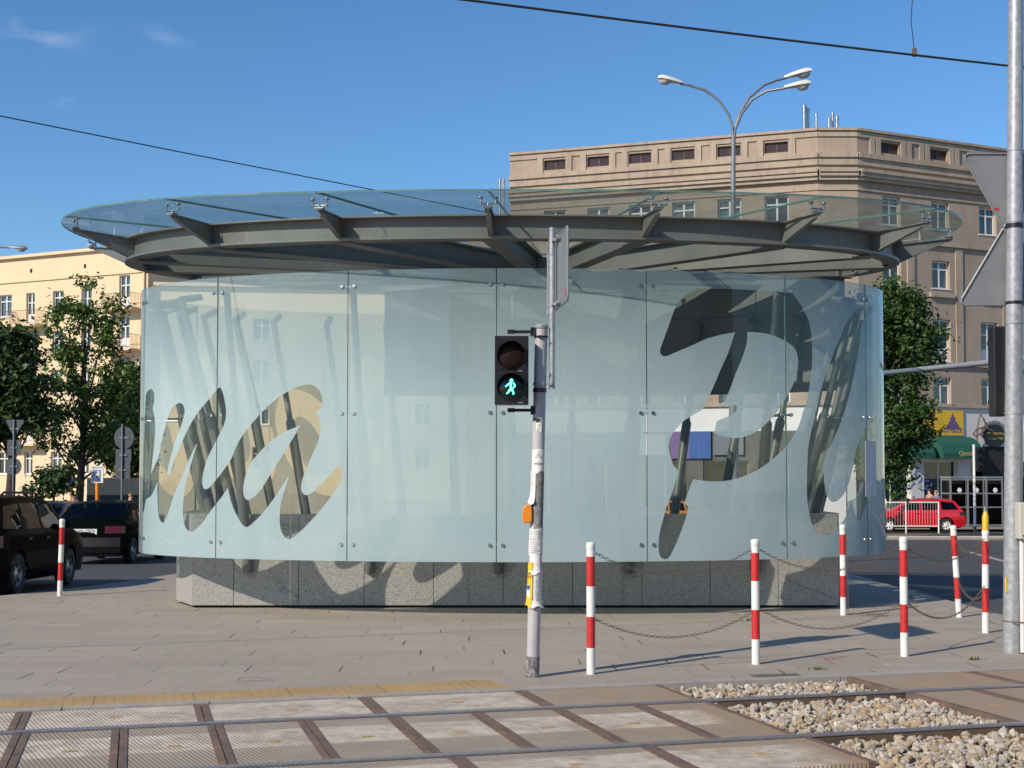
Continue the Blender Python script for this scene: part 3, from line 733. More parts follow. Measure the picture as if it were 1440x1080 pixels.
# granite plinth: facing slabs on a recessed core, coloured dark for joints and shadow line
pl = [(-4.08, 17.33), (4.17, 17.33), (4.32, 17.9), (4.32, 20.6), (-4.48, 20.6), (-4.48, 18.1)]
core = MB(); n = len(pl); cc = Vector((0, 19.0))
def zb(y): return gz(y)
ci = [tuple(Vector(p) + (cc - Vector(p)).normalized() * .10) for p in pl]
inn = [tuple(Vector(p) + (cc - Vector(p)).normalized() * .42) for p in pl]
for lst, z0, z1 in ((ci, -.3, .96),):
    vs = [pp(x, y, z0) for x, y in lst] + [pp(x, y, z1) for x, y in lst] + [pp(x, y, z0) for x, y in inn] + [pp(x, y, z1) for x, y in inn]
    for i in range(n):
        if i == 3: continue
        j = (i + 1) % n; core.add([vs[i], vs[j], vs[n + j], vs[n + i], vs[2 * n + i], vs[2 * n + j], vs[3 * n + j], vs[3 * n + i]], [(0, 1, 2, 3), (4, 7, 6, 5), (3, 2, 6, 7)])
core.build('plinth_core', 'dark', pav)
def slabs(a, b, cuts, z0f=.035, z1=.985):
    a, b = Vector(a), Vector(b); d = (b - a).normalized(); nn = Vector((d.y, -d.x)); L = (b - a).length
    cs = [0] + [c for c in cuts if .05 < c < L - .05] + [L]
    for u0, u1 in zip(cs, cs[1:]):
        p, q = a + d * (u0 + .0035), a + d * (u1 - .0035); zq = gz((p.y + q.y) / 2) + z0f
        m = MB(); c = (p + q) / 2 - nn * .03; m.obox(pp(c.x, c.y, (zq + z1) / 2), Vector((d.x, d.y, 0)) * ((q - p).length / 2), Vector((nn.x, nn.y, 0)) * .03, (0, 0, (z1 - zq) / 2)); m.build('granite_slab', 'granite', pav)
xs_ = [(px - 720) / F * 17.33 + 4.08 for px in (330, 421, 513, 610, 707.6, 804.5, 902, 997.6, 1093)]
slabs(pl[0], pl[1], xs_); slabs(pl[1], pl[2], []); slabs(pl[2], pl[3], [.9, 1.8]); slabs(pl[4], pl[5], [.9, 1.7]); slabs(pl[5], pl[0], [])
cop = MB()
for i in range(n):
    if i == 3: continue
    j = (i + 1) % n; a0, a1 = Vector(pl[i]), Vector(pl[j]); b0, b1 = Vector(inn[i]), Vector(inn[j])
    cop.add([pp(*a0, .988), pp(*a1, .988), pp(*a1, 1.02), pp(*a0, 1.02), pp(*b0, .988), pp(*b1, .988), pp(*b1, 1.02), pp(*b0, 1.02)], [(0, 1, 2, 3), (4, 7, 6, 5), (3, 2, 6, 7), (0, 4, 5, 1)])
cop.build('coping', 'granite', pav)
# raking tubes behind every seam
def plinth_pt(t):
    p, nrm = ell(t)
    if abs(p.x) < 4.0 and p.y < CY: return Vector((p.x * .93, 17.315, .29))
    q, _ = ell(t, EA - 1.0, EB - .9); return Vector((q.x, q.y, .55))
clamp_proto = {}
def clamp(t, z, kind):
    p, nrm = ell(t); ang = math.atan2(nrm.x, -nrm.y)
    if kind not in clamp_proto:
        m = MB()
        for e in (-.075, .075):
            m.lathe([(0, -.016), (.020, -.016), (.024, -.008), (.024, .0), (0, .0)], (e, 0, 0), 'y', 14); m.cyl((e, 0, 0), (e, .07, 0), .010, n=8)
            m.lathe([(0, .012), (.018, .012), (.018, .04), (0, .04)], (e, 0, 0), 'y', 12)
        m.cyl((-.085, .06, 0), (.085, .06, 0), .011, n=8)
        if kind == 'mid': m.cyl((0, .06, 0), (0, .52, 0), .016, n=8); m.lathe([(0, .10), (.026, .10), (.03, .13), (.026, .16), (0, .16)], (0, 0, 0), 'y', 12)
        elif kind == 'top': m.cyl((0, .06, 0), (0, .17, -.03), .016, n=8)
        else: m.cyl((0, .06, 0), (0, .55, -.16), .016, n=8)
        o = m.build('glass_clamp', 'inox', pav, smooth=40); clamp_proto[kind] = o
    else:
        o = clamp_proto[kind].copy(); COL.objects.link(o); o.parent = pav
    o.location = pp(p.x, p.y, z); o.rotation_euler = (0, 0, ang)
mids = [(seam_t[i] + seam_t[i + 1]) / 2 for i in range(NP)]
tubes = [(t, True) for t in seam_t[:NP]] + [(t, False) for t in mids if abs(math.atan2(math.sin(t), math.cos(t))) > R(55)]
for t, is_seam in tubes:
    p, nrm = ell(t, off=-.17); top = pp(p.x, p.y, 3.76); bot = plinth_pt(t) - PO
    mid = top.lerp(bot, .46); q = ell(t, off=-.04)[0]
    m = MB(); m.tube([top + Vector((0, 0, .03)), mid], .042, 12); m.cyl(mid + Vector((0, 0, .05)), mid, .043, .068, 12); m.tube([mid, bot], .068, 16)
    if abs(t) > R(60): m.tube([top, top + Vector((-nrm.x * .3, -nrm.y * .3, .06))], .045, 10)
    m.build('raking_tube', 'tubesteel', pav, smooth=40)
    if is_seam and abs(t) < R(108):
        for z, kd in ((3.77, 'top'), (2.257, 'mid'), (.705, 'low')): clamp(t, z, kd)
ep = MB(); p, nrm = ell(R(73), off=-.05); tg = Vector((-nrm.y, nrm.x, 0)); ep.obox(pp(p.x, p.y, 2.2), tg * .03, Vector((nrm.x, nrm.y, 0)) * .025, (0, 0, 1.7)); ep.build('edge_post', 'inox', pav)
# canopy ---------------------------------------------------------
RA, RB = 5.126, 2.435
def zr(x): return .05 * (x / 5.2) ** 2
ZB, ZT = 4.31, 4.575
def sweep(mb, off0, off1, z0, z1, n=120):
    vs = []
    for i in range(n):
        t = 2 * math.pi * i / n
        for off, z in ((off0, z0), (off1, z0), (off1, z1), (off0, z1)):
            p, _ = ell(t, RA, RB, off); vs.append(pp(p.x, p.y, z + zr(p.x - CX)))
    fs = [(i * 4 + k, i * 4 + (k + 1) % 4, ((i + 1) % n) * 4 + (k + 1) % 4, ((i + 1) % n) * 4 + k) for i in range(n) for k in range(4)]
    mb.add(vs, fs)
m = MB(); sweep(m, -.006, .006, ZB + .018, ZT - .018); sweep(m, -.13, .09, ZB - .012, ZB + .018); sweep(m, -.13, .13, ZT - .018, ZT); m.build('ring_beam', 'steel', pav, smooth=30)
def ztip(x): return 4.525 + .17 * (x / 5.8) ** 2
def zglass(x): return 4.658 + .16 * (x / 5.8) ** 2
HUB = Vector((.44, 19.35)); HR = .55
spider = None
def spider_at(pt, ang, down=.0):
    global spider
    if spider is None:
        s = MB(); s.cyl((0, 0, 0), (0, 0, .05), .016, n=8); s.cyl((-.085, 0, .045), (.085, 0, .045), .011, n=8)
        s.obox((0, 0, .012), (.05, 0, 0), (0, .045, 0), (0, 0, .006))
        for e in (-.085, .085): s.cyl((e, 0, .03), (e, 0, .12), .009, n=8); s.lathe([(0, .045), (.018, .045), (.018, .065), (0, .065)], (e, 0, 0), 'z', 10); s.lathe([(0, .105), (.034, .108), (.034, .122), (0, .122)], (e, 0, 0), 'z', 12)
        spider = s.build('spider_fitting', 'inox', pav, smooth=40); o = spider
    else:
        o = spider.copy(); COL.objects.link(o); o.parent = pav
    o.location = pt; o.rotation_euler = (0, 0, ang)
arm_t = [R(a) for a in (-157, -134, -115, -96, -75, -46, -23.4, -2.8, 17.6, 40, 64, 87, 109, 133, 157, 180)]
for t in arm_t:
    p, nrm = ell(t, RA, RB, .008); N = Vector((nrm.x, nrm.y, 0)); T = Vector((-nrm.y, nrm.x, 0)); ang = math.atan2(nrm.x, -nrm.y)
    L = .80; o0 = Vector((p.x, p.y, 0)); xt = (p + nrm * L).x - CX; zt = ztip(xt); za, zb_ = ZB + .019 + zr(p.x), ZT + zr(p.x)
    m = MB()
    prof = [(0, za), (.10, za), (L - .10, zt - .055), (L - .02, zt - .04), (L, zt - .012), (0, zb_ - .012)]
    m.prism(prof, lambda a, b, k: pp(*(o0 + N * a + T * k + Vector((0, 0, b)))), -.008, .008)
    c = o0 + N * (L / 2) + Vector((0, 0, (zb_ + zt) / 2 - .006)); d = (N * L + Vector((0, 0, zt - zb_))) / 2
    m.obox(pp(*c), d, T * .042, Vector((0, 0, .006)))
    q0 = o0 + N * .05 + Vector((0, 0, za)); q1 = o0 + N * (L - .1) + Vector((0, 0, zt - .055)); m.obox(pp(*((q0 + q1) / 2)), (q1 - q0) / 2, T * .03, Vector((0, 0, .006)))
    m.build('cantilever_arm', 'steel', pav)
    spider_at(pp(*(o0 + N * (L - .05) + Vector((0, 0, zt)))), ang)
    # rafter from the ring to the hub
    a = p - nrm * .05; b = HUB + (a - HUB).normalized() * HR; dr = (b - a); Lr = dr.length; D = Vector((dr.x, dr.y, 0)) / Lr; Tq = Vector((-D.y, D.x, 0)); c = (a + b) / 2
    z0, z1 = ZB - .015, ZT - .01; m = MB(); zz = zr(a.x) / 2
    m.obox(pp(c.x, c.y, (z0 + z1) / 2 + zz), D * Lr / 2, Tq * .007, (0, 0, (z1 - z0) / 2 - .012)); 
    for z in (z0, z1): m.obox(pp(c.x, c.y, z + zz), D * Lr / 2, Tq * .10, (0, 0, .009))
    m.build('rafter', 'steel', pav)
    for fr in (.18, .62):
        r = a.lerp(b, fr); spider_at(pp(r.x, r.y, z1 + zz + .01), ang)
m = MB(); hc = pp(HUB.x, HUB.y, 0); m.lathe([(HR - .02, ZB + .02), (HR, ZB + .02), (HR, ZT), (HR - .02, ZT), (HR - .02, ZB + .02)], hc, 'z', 32); m.lathe([(HR - .1, ZB), (HR + .08, ZB), (HR + .08, ZB + .018), (HR - .1, ZB + .018), (HR - .1, ZB)], hc, 'z', 32); m.build('hub_ring', 'steel', pav, smooth=30)
OA, OB = 6.12, 3.42
def outer(t): return ell(t, EA, EB, 1.0)[0]
for i in range(NP):
    ta, tb = arm_t[i], arm_t[(i + 1) % NP]
    if tb < ta: tb += 2 * math.pi
    m = MB(); n = 10; rows = 7; grid = []; g = .008
    for r in range(rows + 1):
        f = r / rows; row = []
        for q in range(n + 1):
            t = ta + (tb - ta) * q / n; op = ell(t, EA, EB, 1.02)[0]; ip = HUB + (ell(t)[0] - HUB).normalized() * .12
            pt = ip.lerp(op, f)
            if q in (0, n):
                tm = ell((ta + tb) / 2)[0]; dv = (op - ip).normalized(); nn = Vector((-dv.y, dv.x)); pt = pt + nn * (g if nn.dot(tm - pt) > 0 else -g)
            row.append(pt)
        grid.append(row)
    th = .022; vt = [pp(p.x, p.y, zglass(p.x) + th) for row in grid for p in row]; vb = [pp(p.x, p.y, zglass(p.x)) for row in grid for p in row]
    w = n + 1; fs = [(r * w + q, r * w + q + 1, (r + 1) * w + q + 1, (r + 1) * w + q) for r in range(rows) for q in range(n)]
    N0 = len(vt); m.add(vt, fs, 0); m.add(vb, fs, 1)
    bd = list(range(w)) + [r * w + n for r in range(1, rows + 1)] + [rows * w + q for q in range(n - 1, -1, -1)] + [r * w for r in range(rows - 1, 0, -1)]
    k = len(bd); m.add([vt[x] for x in bd] + [vb[x] for x in bd], [(x, (x + 1) % k, k + (x + 1) % k, k + x) for x in range(k)], 2)
    m.build('canopy_glass', ['roofglass', 'clearin', 'glassedge'], pav)
# notice stuck inside the right-hand end of the glass
s0 = hit(1217, 700)[0]; s1 = hit(1232, 700)[0]
m = MB(); vs = []
for z in (EYE + -.30, EYE + .41):
    for i in range(5):
        p, nrm = ell(t_of(s0 + (s1 - s0) * i / 4), off=.006); vs.append((p.x, p.y, z))
    for i in range(5):
        p, nrm = ell(t_of(s0 + (s1 - s0) * i / 4), off=.003); vs.append((p.x, p.y, z))
o = vs[0]; vs = [Vector(v) - Vector(o) for v in vs]
m.add(vs, [(i, i + 1, 11 + i, 10 + i) for i in range(4)] + [(5 + i, 15 + i, 16 + i, 6 + i) for i in range(4)] + [(0, 10, 15, 5), (4, 9, 19, 14)] + [(10 + i, 11 + i, 16 + i, 15 + i) for i in range(4)] + [(i, 5 + i, 6 + i, 1 + i) for i in range(4)])
tag(m.build('poster', 'paper', loc=o), 'pale torn poster stuck on the curved glass at the right end of the pavilion', 'poster')

# ------------------------------------------------------------------ bollards and chains
BH = 1.09
def bollard_meshes():
    r = .036
    segs = [(0, .20, 'white'), (.20, .435, 'red'), (.435, .665, 'white'), (.665, .89, 'red'), (.89, .985, 'white')]
    res = [(f'{c}_band', MB().cyl((0, 0, a * BH), (0, 0, b * BH), r, n=18, cap=True), c) for a, b, c in segs]
    res.append(('cap', MB().lathe([(0, 1.0 * BH), (.022, 1.0 * BH), (.034, .993 * BH), (.0375, .985 * BH), (.0375, .945 * BH), (.0362, .943 * BH)], (0, 0, 0), 'z', 18), 'white'))
    return res
bol0 = thing('bollard', (0, 0, 0), 'x', 'bollard', 'red and white bollards round the metro entrance')
for nm, mbx, c in bollard_meshes(): mbx.build(nm, c, bol0, smooth=40)
BOL = {}
spec = [('a', 831, 948, 'striped bollard standing just right of the pedestrian signal pole', 0), ('b', 1063, 934, 'second bollard from the signal pole in the chained front row', 0),
        ('c', 1272, 923, 'striped bollard by the pale cover plate, in front of the road corner', 0), ('d', 1186, 865, 'striped bollard at the right corner of the granite plinth, trailing a rusty chain', 0),
        ('e', 1349, 868, 'leaning striped bollard at the road edge, hung with rusty chain', -.055), ('f', 1386, 890, 'striped bollard with a yellow bottle-shaped top beside the galvanised mast', .012), ('g', 84, 838, 'lone striped bollard beside the black station wagon', .02)]
for i, (k, px, py, lab, lean) in enumerate(spec):
    p = G(px, py); o = bol0 if i == 0 else copy_tree(bol0); o.location = p; o.rotation_euler = (0, lean, R(37 * i)) if lean == 0 else (0, lean, 0); o['label'] = lab; BOL[k] = (p, lean)
    if k == 'f':
        MB().lathe([(.036, 1.0), (.034, 1.09), (.033, 1.11), (.034, 1.22), (.026, 1.26), (.017, 1.275), (.017, 1.30), (0, 1.30)], (0, 0, 0), 'z', 16).build('yellow_top', 'yellow', o, smooth=40)
        MB().lathe([(.020, 1.29), (.020, 1.335), (0, 1.34)], (0, 0, 0), 'z', 12).build('silver_tip', 'inox', o, smooth=40)
def link_geo(mb, c, d, roll, L=.042, w=.011, r=.0025):
    d = d.normalized(); a = d.orthogonal().normalized(); b = d.cross(a); side = a * math.cos(roll) + b * math.sin(roll); nrm = d.cross(side)
    pts = []
    for i in range(10):
        t = 2 * math.pi * i / 10; x = math.cos(t); pts.append(c + d * (x * (L / 2 - w) + (w if x > 0 else -w) * abs(x) ** .5) + side * (math.sin(t) * w))
    n = 4; vs = []
    for i, p in enumerate(pts):
        tg = (pts[(i + 1) % 10] - pts[i - 1]).normalized(); q = tg.cross(nrm)
        for k in range(n): an = 2 * math.pi * k / n; vs.append(p + q * math.cos(an) * r + nrm * math.sin(an) * r)
    mb.add(vs, [(i * n + k, i * n + (k + 1) % n, ((i + 1) % 10) * n + (k + 1) % n, ((i + 1) % 10) * n + k) for i in range(10) for k in range(n)])
def chain_pts(p0, p1, sag, n=80): return [p0.lerp(p1, i / n) - Vector((0, 0, 4 * sag * (i / n) * (1 - i / n))) for i in range(n + 1)]
def chain(pts, label, m='chainsteel'):
    mb = MB(); o = pts[0].copy(); acc = 0.; k = 0; step = .033; nxt = 0.
    for a, b in zip(pts, pts[1:]):
        L = (b - a).length
        while nxt <= acc + L:
            c = a.lerp(b, (nxt - acc) / L); link_geo(mb, c - o, b - a, (k % 2) * math.pi / 2 + .4); k += 1; nxt += step
        acc += L
    return tag(mb.build('chain', m, loc=o), label, 'chain', 'chains between the bollards')
def bp(k, z, toward=None):
    p, lean = BOL[k]; v = p + Vector((math.sin(lean) * z, 0, z))
    if toward: d = (BOL[toward][0] - p).normalized(); v = v + d * .04
    return v
for a, b, z, sg, lab in (('a', 'b', 1.0, .20, 'upper chain between the bollard by the signal pole and the next one'), ('a', 'b', .45, .18, 'lower chain between the bollard by the signal pole and the next one'),
                     ('b', 'c', 1.0, .20, 'upper chain hanging in front of the right corner of the glass'), ('b', 'c', .48, .20, 'lower chain in front of the right corner of the granite plinth'),
                     ('c', 'f', 1.0, .18, 'upper chain running to the yellow-topped bollard'), ('c', 'f', .50, .24, 'lower chain running to the yellow-topped bollard')):
    chain(chain_pts(bp(a, z, b), bp(b, z, a), sg), lab)
chain(chain_pts(bp('e', .95, 'f'), bp('f', .92, 'e'), .14), 'upper rusty chain between the leaning and the yellow-topped bollard', 'rust')
chain(chain_pts(bp('e', .45, 'f'), bp('f', .42, 'e'), .14), 'lower rusty chain between the leaning and the yellow-topped bollard', 'rust')
d0 = bp('d', .95) + Vector((.045, -.01, 0)); d1 = Vector((d0.x + .01, d0.y, BOL['d'][0].z + .02)); d2 = d1 + Vector((.32, -.08, 0)); d3 = d1 + Vector((.42, -.22, 0))
chain([d0.lerp(d1, i / 10) for i in range(11)] + [d1.lerp(d2, i / 6) for i in range(1, 7)] + [d2.lerp(d3, i / 3) for i in range(1, 4)], 'loose rusty chain hanging down to the slabs from the plinth-corner bollard', 'rust')

# ------------------------------------------------------------------ pedestrian signal
sp = G(749, 952); ps = thing('pedestrian_signal', sp, 'pedestrian signal showing a green walking figure on a grey pole pasted with torn notices', 'traffic signal')
YP = sp.y
LEAN = (at(761, 470, YP).x - sp.x) / (at(761, 470, YP).z - sp.z)
def pl_(x, y, z): return Vector((x + LEAN * z, y, z))
YP = sp.y
def zz(py): return at(720, py, YP).z - sp.z
def xx(px, py=None, Y=YP):
    return at(px, py or 520, Y).x - sp.x
PR = .053; TOPZ = zz(458)
MB().cyl(pl_(0, 0, .17), pl_(0, 0, TOPZ), PR, PR - .002, 24).build('pole', 'polegrey', ps, smooth=40)
MB().cyl(pl_(0, 0, 0), pl_(0, 0, .17), PR + .0015, n=24).build('base_band', 'grimebase', ps, smooth=40)
MB().lathe([(PR - .0005, TOPZ - .03), (PR + .003, TOPZ - .025), (PR + .003, TOPZ), (PR - .01, TOPZ + .012), (0, TOPZ + .016)], pl_(0, 0, TOPZ) - Vector((0, 0, TOPZ)), 'z', 24).build('cap', 'galv', ps, smooth=40)
def clampband(parent, c, r, h, m='black', bolt=True):
    b = MB(); b.lathe([(r - .004, -h), (r + .004, -h), (r + .004, h), (r - .004, h)], c, 'z', 20)
    if bolt: b.obox(Vector(c) + Vector((-.01, -r - .012, 0)), (.018, 0, 0), (0, .012, 0), (0, 0, h * .9)); b.cyl(Vector(c) + Vector((-.035, -r - .012, 0)), Vector(c) + Vector((.03, -r - .012, 0)), .005, n=6)
    return b.build('clamp', m, parent, smooth=40)
clampband(ps, pl_(0, 0, zz(474)), PR, .008); clampband(ps, pl_(0, 0, zz(549)), PR, .017)
# signal head
hz0, hz1 = zz(570), zz(475); hx0, hx1 = xx(696), xx(743); hy = -.10
hd = MB(); hd.box(hx0, hx1, hy - .06, hy + .12, hz0, (hz0 + hz1) / 2 - .002); hd.box(hx0, hx1, hy - .06, hy + .12, (hz0 + hz1) / 2 + .002, hz1)
hd.box(hx0 + .004, hx1 - .004, hy - .055, hy + .115, (hz0 + hz1) / 2 - .003, (hz0 + hz1) / 2 + .003)
head = hd.build('signal_head', 'black', ps); bv = head.modifiers.new('b', 'BEVEL'); bv.width = .006; bv.segments = 2
hxm = (hx0 + hx1) / 2 - .004
for py, lm, nm in ((502, 'redlens', 'red_lens'), (546, 'greenlens', 'green_lens')):
    z = zz(py + .5); r = .112
    ln = MB().lathe([(0, -.022), (r * .5, -.019), (r * .8, -.012), (r, 0)], (hxm, hy - .066, z), 'y', 32).build(nm, lm, head, smooth=60)
    vs = MB(); n = 28
    for rr in (r, r + .005):
        pass
    P0 = []
    for i in range(n + 1):
        a = R(-30) + R(240) * i / n
        dep = .10 * (.35 + .65 * max(0, math.sin(a)) ) if a > 0 and a < math.pi else .035
        P0.append((math.cos(a), math.sin(a), dep))
    v = []
    for c, s, dp in P0:
        v += [(hxm + c * r, hy - .06, z + s * r), (hxm + c * r, hy - .06 - dp, z + s * r), (hxm + c * (r + .005), hy - .06 - dp, z + s * (r + .005)), (hxm + c * (r + .005), hy - .06, z + s * (r + .005))]
    vs.add(v, [(4 * i + k, 4 * i + 4 + k, 4 * i + 4 + (k + 1) % 4, 4 * i + (k + 1) % 4) for i in range(n) for k in range(3)])
    vs.build('visor', 'black', head, smooth=40)
    MB().box(hx1 - .085, hx1 - .045, hy - .066, hy - .06, z - .128, z - .120).build('maker_plate', 'signback', head)
# walking figure, outlined as in the lens
gz_ = zz(546); s_ = 1 / 172.
fig = MB(); fy = hy - .092
def blob(cx, cy, r): fig.lathe([(0, -.004), (r, -.003), (r, .003)], (hxm + cx, fy, gz_ + cy), 'y', 18)
def bar(a, b, w0, w1=None):
    w1 = w1 or w0; a = Vector((a[0], a[1])); b = Vector((b[0], b[1])); d = (b - a).normalized(); n = Vector((-d.y, d.x))
    pts = [a + n * w0, b + n * w1, b - n * w1, a - n * w0]; fig.prism([(p.x, p.y) for p in pts], lambda x, y, t: Vector((hxm + x, fy + t, gz_ + y)), -.003, .003)
u = .00172 * 1.02  # per zoomed pixel: traced from the lit figure
def z3(x, y): return ((x - 242) * u * .63, -(y - 440) * u * .63)
blob(*z3(244, 394), .0145)
bar(z3(232, 412), z3(205, 436), .006, .005); bar(z3(205, 436), z3(199, 438), .005, .004)
bar(z3(240, 410), z3(240, 458), .0085, .0075); bar(z3(258, 410), z3(271, 432), .006, .005); bar(z3(271, 432), z3(255, 452), .0055, .005)
bar(z3(236, 456), z3(218, 484), .0075, .006); bar(z3(218, 484), z3(206, 490), .005, .004)
bar(z3(246, 456), z3(262, 492), .0075, .006); bar(z3(262, 492), z3(254, 494), .0045, .004)
fig.build('walking_figure', 'green_lit', head)
for py, e in ((467, 1), (577, -1)):
    m = MB(); z = zz(py); m.box(hxm + .0, xx(749), -.03, .0, z - .012, z + .012); m.box(hxm - .03, hxm + .03, -.05, .02, z - .016, z + .016); m.box(xx(746), xx(752), -.045, .03, z - .035, z + .035); m.build('bracket', 'black', ps)
# side pipe with an edge-on sign board
x0, x1 = xx(776.5, 547), xx(776.5, 320)
m = MB(); m.cyl((x0, .01, zz(547)), (x1, .01, zz(320)), .0235, n=16); m.build('sign_pipe', 'galv', ps, smooth=40)
bx = MB()
A_, B_ = Vector((.439 - sp.x, 10.55 - YP, 0)), Vector((.311 - sp.x, 11.65 - YP, 0)); zt0, zt1 = 2.905 - sp.z, 3.495 - sp.z
dv = (B_ - A_).normalized(); nv = Vector((-dv.y, dv.x, 0)); Lb = (B_ - A_).length
bp_ = []
for cx, cz, a0 in ((.05, .05, 180), (Lb - .05, .05, 270), (Lb - .05, zt1 - zt0 - .05, 0), (.05, zt1 - zt0 - .05, 90)):
    for i in range(5): a = R(a0 + 22.5 * i); bp_.append((cx + .05 * math.cos(a), cz + .05 * math.sin(a)))
sh_ = Vector((.055, 0, 0))
bx.prism(bp_, lambda a, b, t: A_ + dv * a + nv * t + Vector((0, 0, zt0 + b)) + sh_ * 0, -.003, .003)
n = len(bp_)
bx.tube([A_ + dv * a + Vector((0, 0, zt0 + b)) for a, b in bp_ + bp_[:1]], .009, 6, cap=False)
bx.build('sign_board', 'signback', ps)
MB().obox(A_ + dv * .10 + nv * .0052 + Vector((0, 0, zt0 + .08)), dv * .022, nv * .0008, (0, 0, .028)).build('sticker', 'red', ps)
MB().obox(A_ + dv * .10 - nv * .0052 + Vector((0, 0, zt0 + .08)), dv * .022, nv * .0008, (0, 0, .028)).build('sticker', 'red', ps)
for z in (zt0 + .03, zt1 - .03):
    m = MB(); m.lathe([(.02, -.012), (.027, -.012), (.027, .012), (.02, .012)], (x1, .01, z), 'z', 14); m.box(x1 - .005, x1 + .05, -.05, -.01, z - .012, z + .012); m.obox((x1 + .035, -.1, z), (.006, .11 * .0, 0), (0, .12, 0), (0, 0, .01)); m.build('clamp', 'galv', ps)
m = MB(); m.lathe([(PR, -.01), (PR + .004, -.01), (PR + .004, .01), (PR, .01)], pl_(0, 0, zz(540)), 'z', 18); m.box(xx(757), x0, -.03, .0, zz(540) - .009, zz(540) + .009); m.build('clamp', 'galv', ps)
# curved notices wrapped on the pole
def wrap(name, z0, z1, a0, a1, m, off=.0025, curl=0., wob=.0):
    mb = MB(); n = 8; k = 5; vs = []
    for j in range(k + 1):
        for i in range(n + 1):
            f = i / n; g = j / k; a = R(a0 + (a1 - a0) * f); r = PR + off + (curl * (max(0, .35 - g) / .35) ** 2) + wob * (math.sin(9 * f + 5 * g) + 1) * .5
            z = z0 + (z1 - z0) * g + (.012 * math.sin(7 * f + z0 * 9) if j == 0 else .004 * math.sin(5 * f + z0 * 3) if j == k else 0)
            vs.append(pl_(0, 0, z) + Vector((math.sin(a) * r, -math.cos(a) * r, 0)))
    w = n + 1; fs = [(j * w + i, j * w + i + 1, (j + 1) * w + i + 1, (j + 1) * w + i) for j in range(k) for i in range(n)]
    mb.add(vs, fs); mb.add([v + (Vector((v.x - LEAN * v.z, v.y, 0)).normalized() * -.0012) for v in vs], fs); return mb.build(name, m, ps, smooth=60)
def polefn(a0, z0, off=.0045):
    def fn(x, y, d):
        a = R(a0) + x / PR; r = PR + off + d * .3; return pl_(0, 0, z0 + y) + Vector((math.sin(a) * r, -math.cos(a) * r, 0))
    return fn
def print_lines(z0, z1, a0, a1, n, seed, m='greyink', off=.0042, parent=None):
    mb = MB(); r_ = random.Random(seed)
    for i in range(n):
        z = z1 - (i + .5) / n * (z1 - z0); h = (z1 - z0) / n * r_.uniform(.12, .24); b = a0 + (a1 - a0) * r_.uniform(.0, .12); e = a1 - (a1 - a0) * r_.uniform(.0, .45)
        q = 5; vs = []
        for hh in (-h, h):
            for j in range(q + 1): a = R(b + (e - b) * j / q); vs.append(pl_(0, 0, z + hh) + Vector((math.sin(a), -math.cos(a), 0)) * (PR + off))
        mb.add(vs, [(j, j + 1, q + 2 + j, q + 1 + j) for j in range(q)])
    return mb.build('printed_lines', m, parent)
def notice(name, py1, py0, a0, a1, m='paper', lines=6, seed=0, **kw):
    z0, z1 = zz(py0), zz(py1); o = wrap(name, z0, z1, a0, a1, m, **kw)
    if lines: print_lines(z0 + .012, z1 - .01, a0 + 8, a1 - 8, lines, seed, 'greyink', kw.get('off', .0025) + .0012 + kw.get('wob', 0), parent=o)
    return o
o = notice('notice', 632, 664, -60, 62, lines=0); text_part('lettering', 'WÓZKA', .026, 'ink', o, polefn(4, zz(652.5)), .072, .0008)
m = MB(); 
for i, (a, b, w, h) in enumerate(((0, 640, 14, .008), (-18, 643, 9, .006), (20, 643, 11, .006), (4, 636, 6, .005))):
    vs = []
    for hh in (-h, h):
        for j in range(4): an = R(a - w + 2 * w * j / 3); vs.append(pl_(0, 0, zz(b) + hh) + Vector((math.sin(an), -math.cos(an), 0)) * (PR + .0045))
    m.add(vs, [(j, j + 1, 5 + j, 4 + j) for j in range(3)])
m.build('printed_picture', 'greyink', o)
notice('torn_strip', 662, 708, -85, -18, lines=17, seed=1, off=.004, curl=.025)
wrap('torn_poster_residue', zz(742), zz(664), -20, 80, mat('pole_glue', (.20, .20, .19), .9, 0, .4, 30), off=.0012)
notice('notice', 743, 780, -75, 75, lines=12, seed=3, off=.004, wob=.004)
notice('notice', 778, 806, -55, 40, lines=0, seed=4, off=.003, curl=.01)
notice('notice', 803, 846, -10, 78, lines=14, seed=6, off=.004, wob=.004)
notice('crumpled_strip', 844, 853, -20, 85, lines=0, seed=4, off=.008, curl=.012, wob=.012)
o = notice('yellow_flyer', 790, 852, -88, -22, 'yellow', lines=0, off=.006, curl=.014, wob=.006)
text_part('lettering', 'ŁA\nNY', .03, 'ink', o, polefn(-52, zz(808), .0135), .05, .0006)
wrap('flyer_panel', zz(838), zz(822), -85, -40, 'paper', off=.0135); wrap('flyer_stripe', zz(828), zz(822.5), -85, -40, 'blue', off=.0155)
notice('small_sticker', 588, 593, -60, 5, 'black', lines=0, off=.0015); notice('small_sticker', 595, 606, -25, 25, 'paper', lines=3, seed=2, off=.0015)
# push button
m = MB(); m.prism([(-.035, -.075), (.03, -.075), (.04, -.06), (.04, .05), (.03, .075), (-.005, .075), (-.03, .05), (-.04, .0)], lambda a, b, t: Vector((xx(741, 722) + a, -.02 + t, zz(722) + b)), -.05, .045)
pb = m.build('push_button_box', 'orange', ps); bv = pb.modifiers.new('b', 'BEVEL'); bv.width = .008; bv.segments = 2
MB().box(xx(744, 715), xx(750, 715), -.045, .03, zz(712) - .0, zz(712) + .02).build('push_button_mount', 'black', ps)

